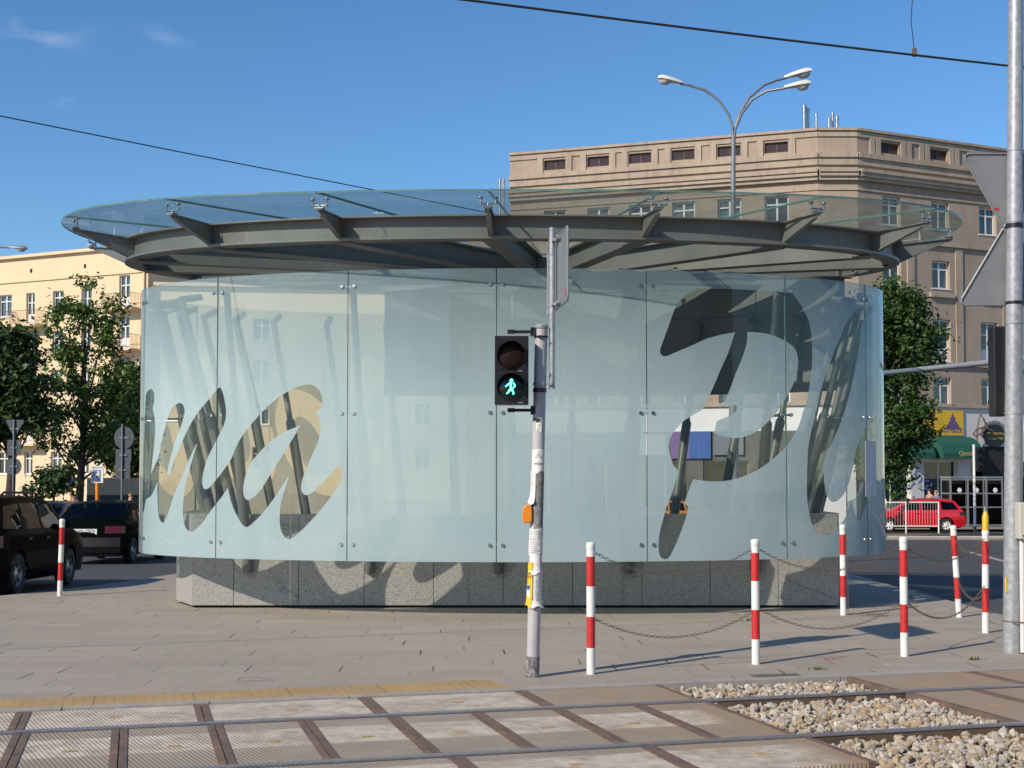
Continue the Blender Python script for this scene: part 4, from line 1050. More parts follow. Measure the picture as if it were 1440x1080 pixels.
# ------------------------------------------------------------------ galvanised mast at the right
mp_ = G(1424, 918); mast = thing('signal_mast', mp_, 'tall galvanised mast with two triangular sign backs and a black signal at the right edge', 'mast')
YM = mp_.y
def mz(py): return at(720, py, YM).z - mp_.z
def mx_(px, py=520): return at(px, py, YM).x - mp_.x
ML = (at(1428.5, 20, YM).x - mp_.x) / mz(20)
def mc(z): return Vector((ML * z, 0, z))
MB().cyl(mc(0), mc(8.5), .088, .060, 28).build('pole', 'galv', mast, smooth=40)
def mr(z): return .088 - .028 * z / 8.5
def tri(name, pts, y):
    P_ = [Vector((mx_(a, b), mz(b))) for a, b in pts]; c = sum(P_, Vector((0, 0))) / 3; poly = []
    for i in range(3):
        p, a, b = P_[i], (P_[i - 1] - P_[i]).normalized(), (P_[(i + 1) % 3] - P_[i]).normalized()
        for k in range(5): f = k / 4; q = (p + a * .07).lerp(p + b * .07, f); poly.append(p * (.25 * (1 - abs(2 * f - 1))) * 0 + q.lerp(p, .42 * (1 - (2 * f - 1) ** 2)))
    m = MB(); m.prism([tuple(q) for q in poly], lambda a, b, t: Vector((a, y + t, b)), -.003, .003); m.tube([Vector((q.x, y - .008, q.y)) for q in poly + poly[:1]], .011, 6, cap=False)
    m.build(name, 'signback', mast)
tri('sign_back', [(1357, 213), (1491, 213), (1424, 332)], .10)
tri('sign_back', [(1352, 427), (1495, 427), (1424, 305)], .105)
MB().box(mx_(1400), mx_(1413), .094, .0966, mz(292.5), mz(289.5)).build('sticker', 'red', mast)
for py, h, mm in ((318, .022, 'black'), (312, .006, 'galv'), (426, .014, 'black'), (212, .006, 'galv'), (455, .006, 'galv'), (581, .010, 'galv')):
    z = mz(py); b = MB(); b.lathe([(mr(z) - .003, -h), (mr(z) + .006, -h), (mr(z) + .006, h), (mr(z) - .003, h)], mc(z), 'z', 22); b.box(mc(z).x - .03, mc(z).x + .03, mr(z) - .01, .10, z - h * .7, z + h * .7); b.build('clamp', mm, mast, smooth=40)
sg = MB(); sg.box(mx_(1399), mx_(1419), .03, .19, mz(585), mz(458)); s_o = sg.build('signal_head', 'black', mast); bv = s_o.modifiers.new('b', 'BEVEL'); bv.width = .015; bv.segments = 2
for i in range(3):
    z = mz(585) + (mz(458) - mz(585)) * (i + .5) / 3
    m = MB(); m.lathe([(.045, 0), (.05, 0), (.05, .10), (.045, .10), (.045, 0)], (mx_(1411), .19, z), 'y', 20); m.build('visor', 'black', s_o, smooth=40)
for z in (mz(462), mz(580)): MB().box(mx_(1409), mx_(1420), .04, .12, z - .015, z + .015).build('bracket', 'galv', mast)
jb = MB().box(mx_(1422, 730), mx_(1447, 730), -.20, -.085, mz(757), mz(706)).build('junction_box', 'boxbeige', mast); bv = jb.modifiers.new('b', 'BEVEL'); bv.width = .012; bv.segments = 2
for px in (1424, 1442):
    MB().lathe([(0, -.006), (.008, -.006), (.008, 0)], (mx_(px), -.2, mz(752)), 'y', 10).build('screw', 'inox', jb)
cx = mx_(1431, 840)
m = MB(); m.tube([(cx, -.13, mz(757)), (cx, -.115, .02)], .024, 12); m.build('conduit', 'conduit', mast, smooth=40)
m = MB(); cx2 = mx_(1441, 840); m.tube([(cx2, -.13, mz(757)), (cx2, -.115, .02)], .024, 12); m.build('conduit', 'conduit', mast, smooth=40)
m = MB(); m.tube([(mx_(1438), -.13, mz(706)), (mx_(1437), -.12, mz(640)), (mx_(1435), -.12, mz(600)), (mx_(1438), -.12, mz(580)), (mx_(1446), -.12, mz(566)), (mx_(1456), -.12, mz(562))], .024, 12); m.build('conduit', 'conduit', mast, smooth=40)
m = MB(); m.lathe([(mr(.3) + .001, -.006), (mr(.3) + .004, -.006), (mr(.3) + .004, .006), (mr(.3) + .001, .006)], mc(mz(873)), 'z', 22); m.tube([(mc(.4).x - .05, -.10, mz(873)), (cx, -.152, mz(873)), (cx2, -.152, mz(874)), (cx2 + .03, -.12, mz(874))], .006, 6); m.build('strap', 'chainsteel', mast)
MB().obox(mc(mz(822)) + Vector((-.080, -.045, 0)), (.004, -.006, 0), (.005, .004, 0), (0, 0, .07)).build('sticker', 'yellow', mast)
# cantilever signal arm behind the mast
ca = thing('gantry_arm', (at(1500, 500, 22).x, 22, gz(22)), 'slim pale signal arm reaching out level behind the mast in front of the tree', 'signal arm')
cb = Vector(ca.location)
MB().cyl((0, 0, 0), (0, 0, 4.6), .10, .08, 16).build('pole', 'galv', ca, smooth=40)
a0 = at(1500, 499, 22) - cb; a1 = at(1240, 525, 22) - cb; a2 = at(1085, 537, 22) - cb
MB().tube([a0, a0.lerp(a1, .5), a1, a2], [.055, .048, .042, .036], 12).build('arm', 'galv', ca, smooth=40)

# ------------------------------------------------------------------ overhead wires
def wire(pts, r, label, kind='overhead_wire'):
    o = Vector(pts[0]); m = MB(); m.tube([Vector(p) - o for p in pts], r, 6); return tag(m.build(kind, 'rubber', loc=o), label, 'wire')
p0, p1 = at(650, -1, 10.9), at(1440, 95, 12.8); d = p1 - p0
ptw = [p0 + d * (-2 + 6 * i / 40) for i in range(41)]
for i, p in enumerate(ptw): f = -2 + 6 * i / 40; p.z += .012 * math.sin(max(0, min(1, f)) * math.pi) * -1
wire(ptw, .0105, 'thick black tram wire crossing the sky at the upper right')
q = at(1286, 75, 12.43); dw = thing('wire_hanger', q, 'thin curved dropper holding the thick tram wire from above', 'wire')
MB().tube([Vector((0, 0, .01)), at(1284, 55, 12.43) - q, at(1281, 30, 12.43) - q, at(1283, 0, 12.43) - q, at(1284, -60, 12.43) - q], .004, 6).build('dropper', 'rubber', dw)
MB().box(-.022, .022, -.012, .012, -.03, .045).build('clip', 'chainsteel', dw)

# ------------------------------------------------------------------ street lamps
YL = 29.0; lb = at(1031, 500, YL); lamp = thing('street_lamp', (lb.x, YL, gz(YL)), 'tall grey street lamp with three white heads rising behind the canopy', 'street lamp')
lo_ = Vector(lamp.location)
def L3(px, py, dy=0.): return at(px, py, YL + dy) - lo_
m = MB(); m.tube([Vector((0, 0, 0)), Vector((0, 0, .02)) + Vector((0, 0, 3)), L3(1031, 280), L3(1031.5, 190)], [.12, .10, .052, .045], 14); m.build('pole', 'lampgrey', lamp, smooth=40)
def lamp_head(parent, a, b, w, mtop='lampwhite'):
    a, b = Vector(a), Vector(b); d = (b - a); L = d.length; d = d.normalized(); s = Vector((d.y, -d.x, 0)).normalized(); u = s.cross(d) if s.cross(d).z > 0 else -s.cross(d)
    m = MB(); prof = [(0, .05, .035), (.25, .09, .05), (.55, .125, .065), (.85, .13, .07), (1., .10, .05)]; vs = []; n = 10
    for f, hw, hh in prof:
        for i in range(n):
            t = math.pi * i / (n - 1); vs.append(a + d * (L * f) + s * (math.cos(t) * hw * w) + u * (math.sin(t) * hh * w * 1.5 + .0))
    fs = [(r * n + i, r * n + (i + 1) % n, (r + 1) * n + (i + 1) % n, (r + 1) * n + i) for r in range(len(prof) - 1) for i in range(n)] + [tuple(range(n)), tuple((len(prof) - 1) * n + i for i in range(n))]
    m.add(vs, fs); h = m.build('lamp_head', mtop, parent, smooth=50)
    g = MB(); c = a + d * (L * .72) - u * .004; vs = []
    for r, hh in ((1, 0), (.85, -.05), (.5, -.085), (.02, -.095)):
        for i in range(12): t = 2 * math.pi * i / 12; vs.append(c + d * (math.cos(t) * L * .26 * r) + s * (math.sin(t) * .11 * w * r) + u * (hh * w))
    g.add(vs, [(r * 12 + i, r * 12 + (i + 1) % 12, (r + 1) * 12 + (i + 1) % 12, (r + 1) * 12 + i) for r in range(3) for i in range(12)]); g.build('lamp_bowl', 'glassy', h, smooth=60)
def arm(path, head_a, head_b, w=1.):
    MB().tube(path, .028, 10).build('arm', 'lampgrey', lamp, smooth=40); lamp_head(lamp, head_a, head_b, w)
arm([L3(1031, 200), L3(1030, 180), L3(1025, 162), L3(1012, 142), L3(992, 127), L3(970, 120), L3(956, 117.5)], L3(959, 117.5), L3(925, 111), 1.05)
arm([L3(1032, 200), L3(1033, 182, .05), L3(1040, 160, .1), L3(1054, 137, .2), L3(1074, 120, .3), L3(1092, 113, .4), L3(1106, 109.5, .5)], L3(1103, 110, .5), L3(1141, 101, .5), 1.1)
arm([L3(1032, 200), L3(1034, 182, -.05), L3(1043, 160, -.15), L3(1058, 140, -.3), L3(1078, 128, -.45), L3(1106, 123.5, -.6)], L3(1103, 124, -.6), L3(1139, 119, -.6), 1.1)
wa = at(-260, 112, 13.0); wb = lo_ + Vector((0, 0, 6.3)); target = at(540, 270, 18.6)
wb = Vector((lb.x, YL, 0)); wb.z = EYE + (665 - 372) / F * YL
wm = at(270, 216.5, 16.4)
wire([at(-300, 104, 12.6), at(0, 163, 14.4), at(270, 217, 16.4), at(540, 270, 18.9), at(700, 302, 20.8), wb], .0075, 'thin black cable slanting across the left sky down to the canopy')
YL2 = 42.0; l2p = at(-70, 500, YL2); lamp2 = thing('street_lamp', (l2p.x, YL2, gz(YL2)), 'dark street lamp head poking in at the left edge before the cream building', 'street lamp'); o2 = Vector(lamp2.location)
m = MB(); m.tube([(0, 0, 0), at(-70, 400, YL2) - o2, at(-70, 352, YL2) - o2, at(-64, 347, YL2) - o2, at(-50, 345.5, YL2) - o2, at(14, 348, YL2) - o2], [.09, .06, .05, .04, .035, .03], 10); m.build('pole', 'lampgrey', lamp2, smooth=40)
lamp_head(lamp2, at(12, 348, YL2) - o2, at(37, 350.5, YL2) - o2, .95, 'signback')

# ------------------------------------------------------------------ buildings
def wallgrid(mb, T, L, z0, z1, ops, depth, mi=0):
    us = sorted({0., L} | {o[0] for o in ops} | {o[1] for o in ops}); zs = sorted({z0, z1} | {o[2] for o in ops} | {o[3] for o in ops})
    for a, b in zip(us, us[1:]):
        for c, d in zip(zs, zs[1:]):
            um, zm = (a + b) / 2, (c + d) / 2
            if any(o[0] < um < o[1] and o[2] < zm < o[3] for o in ops): continue
            mb.quad(T(a, 0, c), T(b, 0, c), T(b, 0, d), T(a, 0, d), mi)
    for (a, b, c, d) in [o[:4] for o in ops]:
        mb.quad(T(a, 0, c), T(a, depth, c), T(a, depth, d), T(a, 0, d), mi); mb.quad(T(b, 0, c), T(b, depth, c), T(b, depth, d), T(b, 0, d), mi)
        mb.quad(T(a, 0, c), T(b, 0, c), T(b, depth, c), T(a, depth, c), mi); mb.quad(T(a, 0, d), T(b, 0, d), T(b, depth, d), T(a, depth, d), mi)
win_cache = {}
def window(parent, T, ang, a, b, c, d, depth, style='casement', seed=0):
    w, h = round(b - a, 2), round(d - c, 2); key = (w, h, style)
    if key not in win_cache:
        f = MB(); t = .085 if style == 'casement' else .05
        fm = 'frame' if style != 'attic' else 'brownframe'
        f.box(0, w, 0, .06, 0, t); f.box(0, w, 0, .06, h - t, h); f.box(0, t, 0, .06, t, h - t); f.box(w - t, w, 0, .06, t, h - t); f.box(w / 2 - t * .6, w / 2 + t * .6, -.005, .055, t, h - t)
        if style == 'casement' and h > 1.2: f.box(t, w / 2 - t * .6, .0, .055, h * .68, h * .68 + t * .9); f.box(w / 2 + t * .6, w - t, 0, .055, h * .68, h * .68 + t * .9); f.box(-.08, w + .08, -.22, .0, -.06, -.004)
        if h > 2 and style == 'casement': f.box(t, w - t, .01, .05, t, h * .34)
        if style == 'attic':
            q = int(w / .16)
            for i in range(q * 2):
                x0 = -h + i * (w + h) / (2 * q)
                for sgn in (0, 1):
                    pts = [(max(0, x0), max(0, -x0)), (min(w, x0 + h), min(h, w - x0))] if sgn == 0 else [(max(0, x0), h - max(0, -x0)), (min(w, x0 + h), h - min(h, w - x0))]
                    (p, q1), (r, s) = pts; f.cyl((p, -.04, q1), (r, -.04, s), .008, n=4)
        fo = f.build('window', fm, parent)
        g = MB(); g.box(t * .8, w - t * .8, .025, .032, t * .8, h - t * .8); go = g.build('pane', 'winglass', fo)
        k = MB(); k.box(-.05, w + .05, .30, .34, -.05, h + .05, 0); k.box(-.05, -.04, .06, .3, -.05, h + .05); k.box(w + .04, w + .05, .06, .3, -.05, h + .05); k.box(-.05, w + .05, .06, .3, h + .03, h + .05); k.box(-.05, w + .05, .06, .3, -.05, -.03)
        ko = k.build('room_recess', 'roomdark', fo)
        cu = None
        if style == 'casement':
            cm = MB(); nn = 16
            for (xa, xb) in ((t, w * .49), (w * .51, w - t)):
                vs = []
                for j in (0, 1):
                    for i in range(nn + 1): vs.append((xa + (xb - xa) * i / nn, .12 + .02 * math.sin(i * 1.9), (t, h - t)[j]))
                cm.add(vs, [(i, i + 1, nn + 2 + i, nn + 1 + i) for i in range(nn)])
            cu = cm.build('curtain', 'curtain', fo)
        win_cache[key] = (fo, go, ko, cu); o = fo
    else:
        fo, go, ko, cu = win_cache[key]; o = fo.copy(); COL.objects.link(o); o.parent = parent
        for ch in (go, ko) + ((cu,) if cu and seed % 3 else ()):
            c_ = ch.copy(); COL.objects.link(c_); c_.parent = o
    o.location = T(a, depth - .06, c); o.rotation_euler = (0, 0, ang); return o
def trim(parent, T, L, z0, z1, out_, m, name='cornice', u0=0., d0=0.):
    mb = MB(); mb.add([T(u0, -out_, z0), T(L, -out_, z0), T(L, d0, z0), T(u0, d0, z0), T(u0, -out_, z1), T(L, -out_, z1), T(L, d0, z1), T(u0, d0, z1)], [(0, 1, 2, 3), (4, 5, 6, 7), (0, 1, 5, 4), (1, 2, 6, 5), (3, 0, 4, 7), (2, 3, 7, 6)]); return mb.build(name, m, parent)
def wing(O, P_, parent):
    O, P_ = Vector(O), Vector(P_); d = (P_ - O); L = d.length; d.normalize(); nin = Vector((-d.y, d.x)); org = Vector(parent.location)
    ang = math.atan2(d.y, d.x)
    def T(u, w, z): q = O + d * u + nin * w; return Vector((q.x, q.y, z)) - org
    return T, L, ang, d, nin
# --- cream building, left
cA = at(207, 500, 95.0); dirv = Vector((-.9, .44)).normalized(); cL = 40.0
crn = Vector((cA.x, 95.0)); far = crn + dirv * cL
cb_ = thing('apartment_building', (crn.x, crn.y, gz(95)), 'cream rendered apartment building with small balconies behind the street trees at left', 'building')
T, L, ang, d_, n_ = wing(far, crn, cb_)
ZT_ = 17.55; Zb = gz(95) - .3; ops = []; wins = []
def ucol(px):
    dr = ray(px, 600); A2 = Vector((dr.x, dr.y)); 
    # intersect ray (origin 0) with far + d_*u
    det = A2.x * -d_.y + d_.x * A2.y; k = (far.x * -d_.y + d_.x * far.y) / det
    return (A2 * k - far).dot(d_), (A2 * k).y
rows = [14.9, 11.97, 9.05, 6.1, 3.1]
cols = [(-62, 1.25, 'w'), (-28, 1.1, 'w'), (5, 1.3, 'w'), (40.5, .85, 'd'), (79.5, 1.05, 'w'), (119, .9, 'd'), (173, 1.0, 'D')]
bal = []
for px, w, kd in cols:
    u_, y_ = ucol(px)
    for r, zt in enumerate(rows):
        if kd == 'D': zt += .75
        h = 1.65
        if kd in 'dD' and r < 4: h = 2.35
        o = (u_ - w / 2, u_ + w / 2, zt - h, zt)
        ops.append(o); wins.append((o, r))
        if (kd == 'd' and px < 100 and r in (0, 2, 3)) or (kd == 'D' and r in (0, 1, 2, 3)): bal.append((u_, zt - h, r))
mb = MB(); wallgrid(mb, T, L, Zb, ZT_, ops, .22); mb.quad(T(0, 12, Zb), T(L, 12, Zb), T(L, 12, ZT_), T(0, 12, ZT_)); mb.quad(T(0, 0, Zb), T(0, 12, Zb), T(0, 12, ZT_), T(0, 0, ZT_)); mb.quad(T(L, 0, Zb), T(L, 12, Zb), T(L, 12, ZT_), T(L, 0, ZT_))
mb.build('wall', 'cream', cb_)
MB().add([T(-.3, -.3, ZT_ + .002), T(L + .3, -.3, ZT_ + .002), T(L + .3, 12.2, ZT_ + .002), T(-.3, 12.2, ZT_ + .002), T(-.3, -.3, ZT_ + .22), T(L + .3, -.3, ZT_ + .22), T(L + .3, 12.2, ZT_ + .22), T(-.3, 12.2, ZT_ + .22)], [(0, 1, 2, 3), (4, 5, 6, 7), (0, 1, 5, 4), (1, 2, 6, 5), (2, 3, 7, 6), (3, 0, 4, 7)]).build('roof', 'cream2', cb_)
trim(cb_, T, L, 15.75, 15.92, .10, 'cream2', 'string_course', d0=-.003); trim(cb_, T, L, 3.36, 3.62, .10, 'cream2', 'string_course', d0=-.003)
for i, (o, r) in enumerate(wins): window(cb_, T, ang, *o, .22, 'casement', i * 7 + r)
for u_, z, r in bal:
    bo = MB(); bo.box(-1.45, 1.45, -1.0, -.003, -.22, -.06); b = bo.build('balcony', 'cream2', cb_); b.location = T(u_, 0, z); b.rotation_euler = (0, 0, ang)
    rl = MB(); 
    for i in range(19): x = -1.4 + 2.8 * i / 18; rl.cyl((x, -.95, -.06), (x, -.95, .95), .013, n=5)
    for x in (-1.4, 1.4):
        for i in range(1, 7): y = -.95 * i / 7; rl.cyl((x, y, -.06), (x, y, .95), .013, n=5)
        rl.cyl((x, -.95, .95), (x, 0, .95), .02, n=6)
    rl.cyl((-1.4, -.95, .95), (1.4, -.95, .95), .02, n=6); rl.build('railing', 'chainsteel', b)
for px in (42, 118):
    u_, _ = ucol(px); MB().box(-.14, .14, -.015, .01, -.14, .14).build('vent', 'roomdark', cb_).location = T(u_, 0, 16.55)
    cb_.children[-1].rotation_euler = (0, 0, ang)
MB().cyl(T(L - .25, -.12, Zb + .3), T(L - .25, -.12, ZT_ - .6), .07, n=10).build('downpipe', 'cream2', cb_)
# --- second cream building, seen through the glass
YB = 95.6; qa, qb = at(209.5, 600, YB), at(700, 600, YB)
cb2 = thing('apartment_building', (qa.x, YB, gz(YB)), 'blind cream facade glimpsed through the left half of the glass drum', 'building')
T2, L2, ang2, _d, _n = wing((qa.x, YB), (qb.x, YB + 3), cb2); ZT2 = at(300, 402, YB).z; Zb2 = gz(YB) - .3; ops = []
for i in (2, 6):
    for zt in (12.6, 9.6, 6.6, 3.4): ops.append((1.4 + i * 2.9, 2.6 + i * 2.9, zt - 1.6, zt))
mb = MB(); wallgrid(mb, T2, L2, Zb2, ZT2, ops, .22)
mb.quad(T2(0, 12, Zb2), T2(L2, 12, Zb2), T2(L2, 12, ZT2), T2(0, 12, ZT2)); mb.quad(T2(0, 0, Zb2), T2(0, 12, Zb2), T2(0, 12, ZT2), T2(0, 0, ZT2)); mb.quad(T2(L2, 0, Zb2), T2(L2, 12, Zb2), T2(L2, 12, ZT2), T2(L2, 0, ZT2)); mb.build('wall', 'cream', cb2)
trim(cb2, T2, L2 + .3, ZT2 + .002, ZT2 + .25, .35, 'cream2', 'roof', u0=-.3, d0=12.2)
for i, o in enumerate(ops): window(cb2, T2, ang2, *o, .22, 'casement', i)
# --- tan corner building, right
k0 = at(1205, 182, 70.); k1 = at(1470, 222, 75.9); k2 = at(1150, 182, 70.); k3 = at(717, 250, 75.6)
ZR = EYE + (665 - 180) / F * 70.
tb = thing('corner_building', (k2.x, 70., gz(70)), 'tan rendered corner block with an attic storey of small windows and ground floor shops', 'building'); Zg = gz(72) - .3
tb_seed = 0
def tanwing(A, B, cols, attic, rows, pil, wcol=1.25, rotcols=True):
    global tb_seed
    T, L, ang, d, nin = wing(A, B, tb); ops = []; ws = []
    for u_ in cols:
        for (zt, h) in rows:
            o = (u_ - wcol / 2, u_ + wcol / 2, zt - h, zt); ops.append(o); ws.append((o, 'casement'))
    for u_ in attic:
        o = (u_ - .62, u_ + .62, ZR - .98, ZR - .42); ops.append(o); ws.append((o, 'attic'))
    mb = MB(); wallgrid(mb, T, L, 5.05, ZR, ops, .24); mb.build('wall', 'tan', tb)
    for o, st in ws:
        window(tb, T, ang, *o, .24, st, tb_seed); tb_seed += 1
    e = .003
    trim(tb, T, L, ZR + .002, ZR + .14, .16, 'tan2', 'parapet', d0=.6)
    trim(tb, T, L, ZR - .30, ZR - .02, .07, 'tan2', 'parapet_band', d0=-e)
    trim(tb, T, L, ZR - 1.42, ZR - 1.16, .22, 'tan2', d0=-e); trim(tb, T, L, ZR - 1.80, ZR - 1.425, .12, 'tan2', 'frieze', d0=-e)
    trim(tb, T, L, ZR - 2.22, ZR - 2.04, .42, 'tan2', d0=-e); trim(tb, T, L, ZR - 2.42, ZR - 2.225, .34, 'tan2', d0=-e); trim(tb, T, L, ZR - 2.62, ZR - 2.425, .22, 'tan2', d0=-e)
    trim(tb, T, L, ZR - 3.12, ZR - 3.02, .06, 'tan2', 'string_course', d0=-e)
    for u_ in pil: trim(tb, T, u_ + .16, ZR - 1.155, ZR - .305, .08, 'tan2', 'pilaster', u0=u_ - .16, d0=-e)
    return T, L, ang
Rz = [(16.15, 1.5), (12.97, 1.5), (9.81, 2.25), (6.69, 1.5)]
def ucolw(px, A, B):
    A, B = Vector(A), Vector(B); d = (B - A).normalized(); dr = ray(px, 600); a = Vector((dr.x, dr.y)); det = a.x * -d.y + d.x * a.y; k = (A.x * -d.y + d.x * A.y) / det; return (a * k - A).dot(d)
WR = ((k0.x, 70.), (k1.x, 75.9)); WLf = ((k3.x, 75.6), (k2.x, 70.))
colr = [ucolw(p, *WR) for p in (1257, 1326, 1393, 1460)]; att = [ucolw(p, *WR) for p in (1256, 1325, 1392)]
pil = [x + s for x in att for s in (-1.25, -.85, .85, 1.25)]
TR, LR, AR = tanwing(*WR, colr, att, Rz, pil)
attl = [ucolw(p, *WLf) for p in (780.5, 842, 901.5, 962.5, 1027.5, 1094.5)]
pil = [x + s for x in attl for s in (-.84, .84)]
TL, LL, AL = tanwing(*WLf, attl, attl, Rz, pil)
TC, LC, AC = tanwing((k2.x, 70.), (k0.x, 70.), [], [], [], [.25, LC - .25] if False else [])
# window hoods, piers and string courses of the right wing
for u_ in colr:
    trim(tb, TR, u_ + .85, 10.98, 11.22, .16, 'tan2', 'window_hood', u0=u_ - .85, d0=-.003)
for z in (13.75, 7.30, 5.06): trim(tb, TR, LR, z, z + .18, .14, 'tan2', 'string_course', d0=-.003); trim(tb, TL, LL, z, z + .18, .14, 'tan2', 'string_course', d0=-.003); trim(tb, TC, LC, z, z + .18, .14, 'tan2', 'string_course', d0=-.003)
for i in range(len(colr)):
    u_ = colr[i] + 1.25; trim(tb, TR, u_ + .25, 7.49, 13.7, .07, 'tan2', 'pier', u0=u_ - .25, d0=-.003)
# ground floor
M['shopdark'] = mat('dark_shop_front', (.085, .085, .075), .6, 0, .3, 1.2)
for T_, L_ in ((TR, LR), (TL, LL), (TC, LC)):
    mb = MB(); ops = []
    if T_ is not TC:
        u_ = 1.0
        while u_ + 2.6 < L_: ops.append((u_, u_ + 2.4, Zg + .9, 2.2)); u_ += 3.3
    if T_ is TL:
        mb.quad(T_(0, 0, 3.76), T_(L_, 0, 3.76), T_(L_, 0, 5.045), T_(0, 0, 5.045)); mb.build('shop_wall', 'whitewall', tb)
        mb = MB(); wallgrid(mb, T_, L_, Zg, 3.757, ops, .3); mb.build('shop_front', 'shopdark', tb)
    else:
        wallgrid(mb, T_, L_, Zg, 5.045, ops, .3); mb.build('shop_wall', 'whitewall', tb)
    an = AR if T_ is TR else AL
    for o in ops: window(tb, T_, an, *o, .3, 'shop', 0)
# back, side walls and roof close the block
mb = MB(); q = [Vector((k3.x, 75.6)), Vector((k2.x, 70)), Vector((k0.x, 70)), Vector((k1.x, 75.9)), Vector((k1.x + 1, 92)), Vector((k3.x, 92))]; org = Vector(tb.location)
for a, b in ((3, 4), (4, 5), (5, 0)): A_1, B_1 = q[a], q[b]; mb.quad(Vector((*A_1, Zg)) - org, Vector((*B_1, Zg)) - org, Vector((*B_1, ZR)) - org, Vector((*A_1, ZR)) - org)
mb.add([Vector((*p, ZR - .15)) - org for p in q], [tuple(range(6))]); mb.build('rear_wall', 'tan', tb)
# chimney flues
for px, py, r, y in ((1131, 148, .10, 72), (1136, 152, .09, 72.2), (1148, 160, .07, 71.6), (1166, 166, .08, 71.5), (1171, 158, .07, 71.7), (1177, 164, .09, 71.5), (703, 252, .07, 77), (708, 252, .07, 77)):
    p = at(px, py, y); z0 = ZR - .16 if px > 1000 else ZR - 4
    m = MB(); m.cyl(Vector((p.x, y, z0)) - org, Vector((p.x, y, p.z - .15)) - org, r, n=10); m.cyl(Vector((p.x, y, p.z - .18)) - org, Vector((p.x, y, p.z)) - org, r * 1.25, n=10); m.build('flue', 'inox', tb, smooth=40)
MB().box(k3.x - 2.5 - org.x, k3.x - .02 - org.x, 77 - org.y, 90 - org.y, Zg - org.z, ZR - 3.2 - org.z).build('rear_wing', 'tan', tb)
# shop signs
def wallpt(px, py, W_, T_, out_=.06):
    u_ = ucolw(px, *W_); return u_
uu = [ucolw(p, *WR) for p in (1268, 1353)]; zsg = [EYE + (665 - p) / F * 72.4 for p in (612, 577)]
ys = trim(tb, TR, uu[1], zsg[0], zsg[1], .10, 'yellow', 'shop_sign', u0=uu[0], d0=-.003)
M['purple'] = mat('purple_print', (.14, .08, .22), .6, 0, .1)
uc = ucolw(1338, *WR); zc = zsg[0]
m = MB()
for hw, z0, z1 in ((.62, .30, .42), (.44, .42, .58), (.30, .58, .74), (.18, .74, .98), (.09, .98, 1.10)):
    m.add([TR(uc - hw, -.104, zc + z0), TR(uc + hw, -.104, zc + z0), TR(uc + hw, -.104, zc + z1), TR(uc - hw, -.104, zc + z1)], [(0, 1, 2, 3)])
m.add([TR(uc - .03, -.104, zc + 1.10), TR(uc + .03, -.104, zc + 1.10), TR(uc, -.104, zc + 1.28)], [(0, 1, 2)]); m.build('tower_emblem', 'purple', ys)
text_part('lettering', 'INT. GROUP', .2, 'purple', ys, lambda x, y, d: TR(uc + x, -.108 - d, zc + .2 + y), 1.25); text_part('lettering', 'Perso', .26, 'ink', ys, lambda x, y, d: TR(ucolw(1311, *WR) + x, -.108 - d, zc + .2 + y), .7)
def awning(u0, u1, z0, z1, out_, text=None):
    m = MB(); prof = [(0, z1), (.35, z1 - .12), (.7, z1 - .38), (out_, z0 + .3), (out_, z0)]; n = len(prof)
    vs = [TR(u0, -w - .004, z) for w, z in prof] + [TR(u1, -w - .004, z) for w, z in prof] + [TR(u0, -.004, z0), TR(u1, -.004, z0)]
    m.add(vs, [(i, i + 1, n + i + 1, n + i) for i in range(n - 1)] + [tuple(range(n)) + (2 * n,), tuple(range(n, 2 * n)) + (2 * n + 1,)]); o = m.build('awning', 'awning', tb)
    if text: text_part('lettering', text, .36, 'gold', o, lambda x, y, d: TR((u0 + u1) / 2 + .25 + x, -out_ - .008 - d, z0 + .27 + y), 1.1)
za_, zb2 = EYE + (665 - 645) / F * 72.4, EYE + (665 - 614) / F * 72.4
awning(ucolw(1308, *WR), ucolw(1364, *WR), za_, zb2, .95, 'Qanson'); awning(ucolw(1270, *WR), ucolw(1297, *WR), za_, zb2, .95)
# round-topped hairdresser's sign and doorway
uo = ucolw(1397, *WR); zo = EYE + (665 - 612) / F * 73
m = MB(); m.prism([(math.cos(2 * math.pi * i / 28) * .78, math.sin(2 * math.pi * i / 28) * .62) for i in range(28)], lambda a, b, t: TR(uo + a, -.02 - t, zo + b), 0, .12); ov = m.build('oval_sign', 'black', tb)
text_part('lettering', 'FRYZJERSTWO', .19, 'gold', ov, lambda x, y, d: TR(uo + x, -.146 - d, zo + .10 + y), 1.2); text_part('lettering', 'KOSMETYKA', .19, 'gold', ov, lambda x, y, d: TR(uo + x, -.146 - d, zo - .16 + y), 1.1)
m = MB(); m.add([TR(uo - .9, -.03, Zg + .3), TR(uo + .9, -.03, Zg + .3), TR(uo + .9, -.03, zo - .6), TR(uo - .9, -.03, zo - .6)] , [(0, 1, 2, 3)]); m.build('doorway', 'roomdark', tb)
m = MB()
for i in range(14):
    a0, a1 = math.pi * i / 14, math.pi * (i + 1) / 14
    m.obox((TR(uo + math.cos((a0 + a1) / 2) * .98, -.06, zo + math.sin((a0 + a1) / 2) * .80)), Vector(TR(.09, 0, 0)) - Vector(TR(0, 0, 0)), Vector(TR(0, .03, 0)) - Vector(TR(0, 0, 0)), Vector((0, 0, .05)))
m.build('sign_arch', 'kerb', tb)
m = MB(); P4 = [(1366, 640), (1368, 600), (1372, 581), (1377, 590), (1382, 602), (1390, 606), (1378, 600), (1366, 604), (1362, 610), (1366, 614), (1374, 608), (1382, 598)]
m.tube([TR(ucolw(a, *WR), -.35, EYE + (665 - b) / F * 73) for a, b in P4], .05, 6); m.build('scissors_ornament', 'chainsteel', tb)
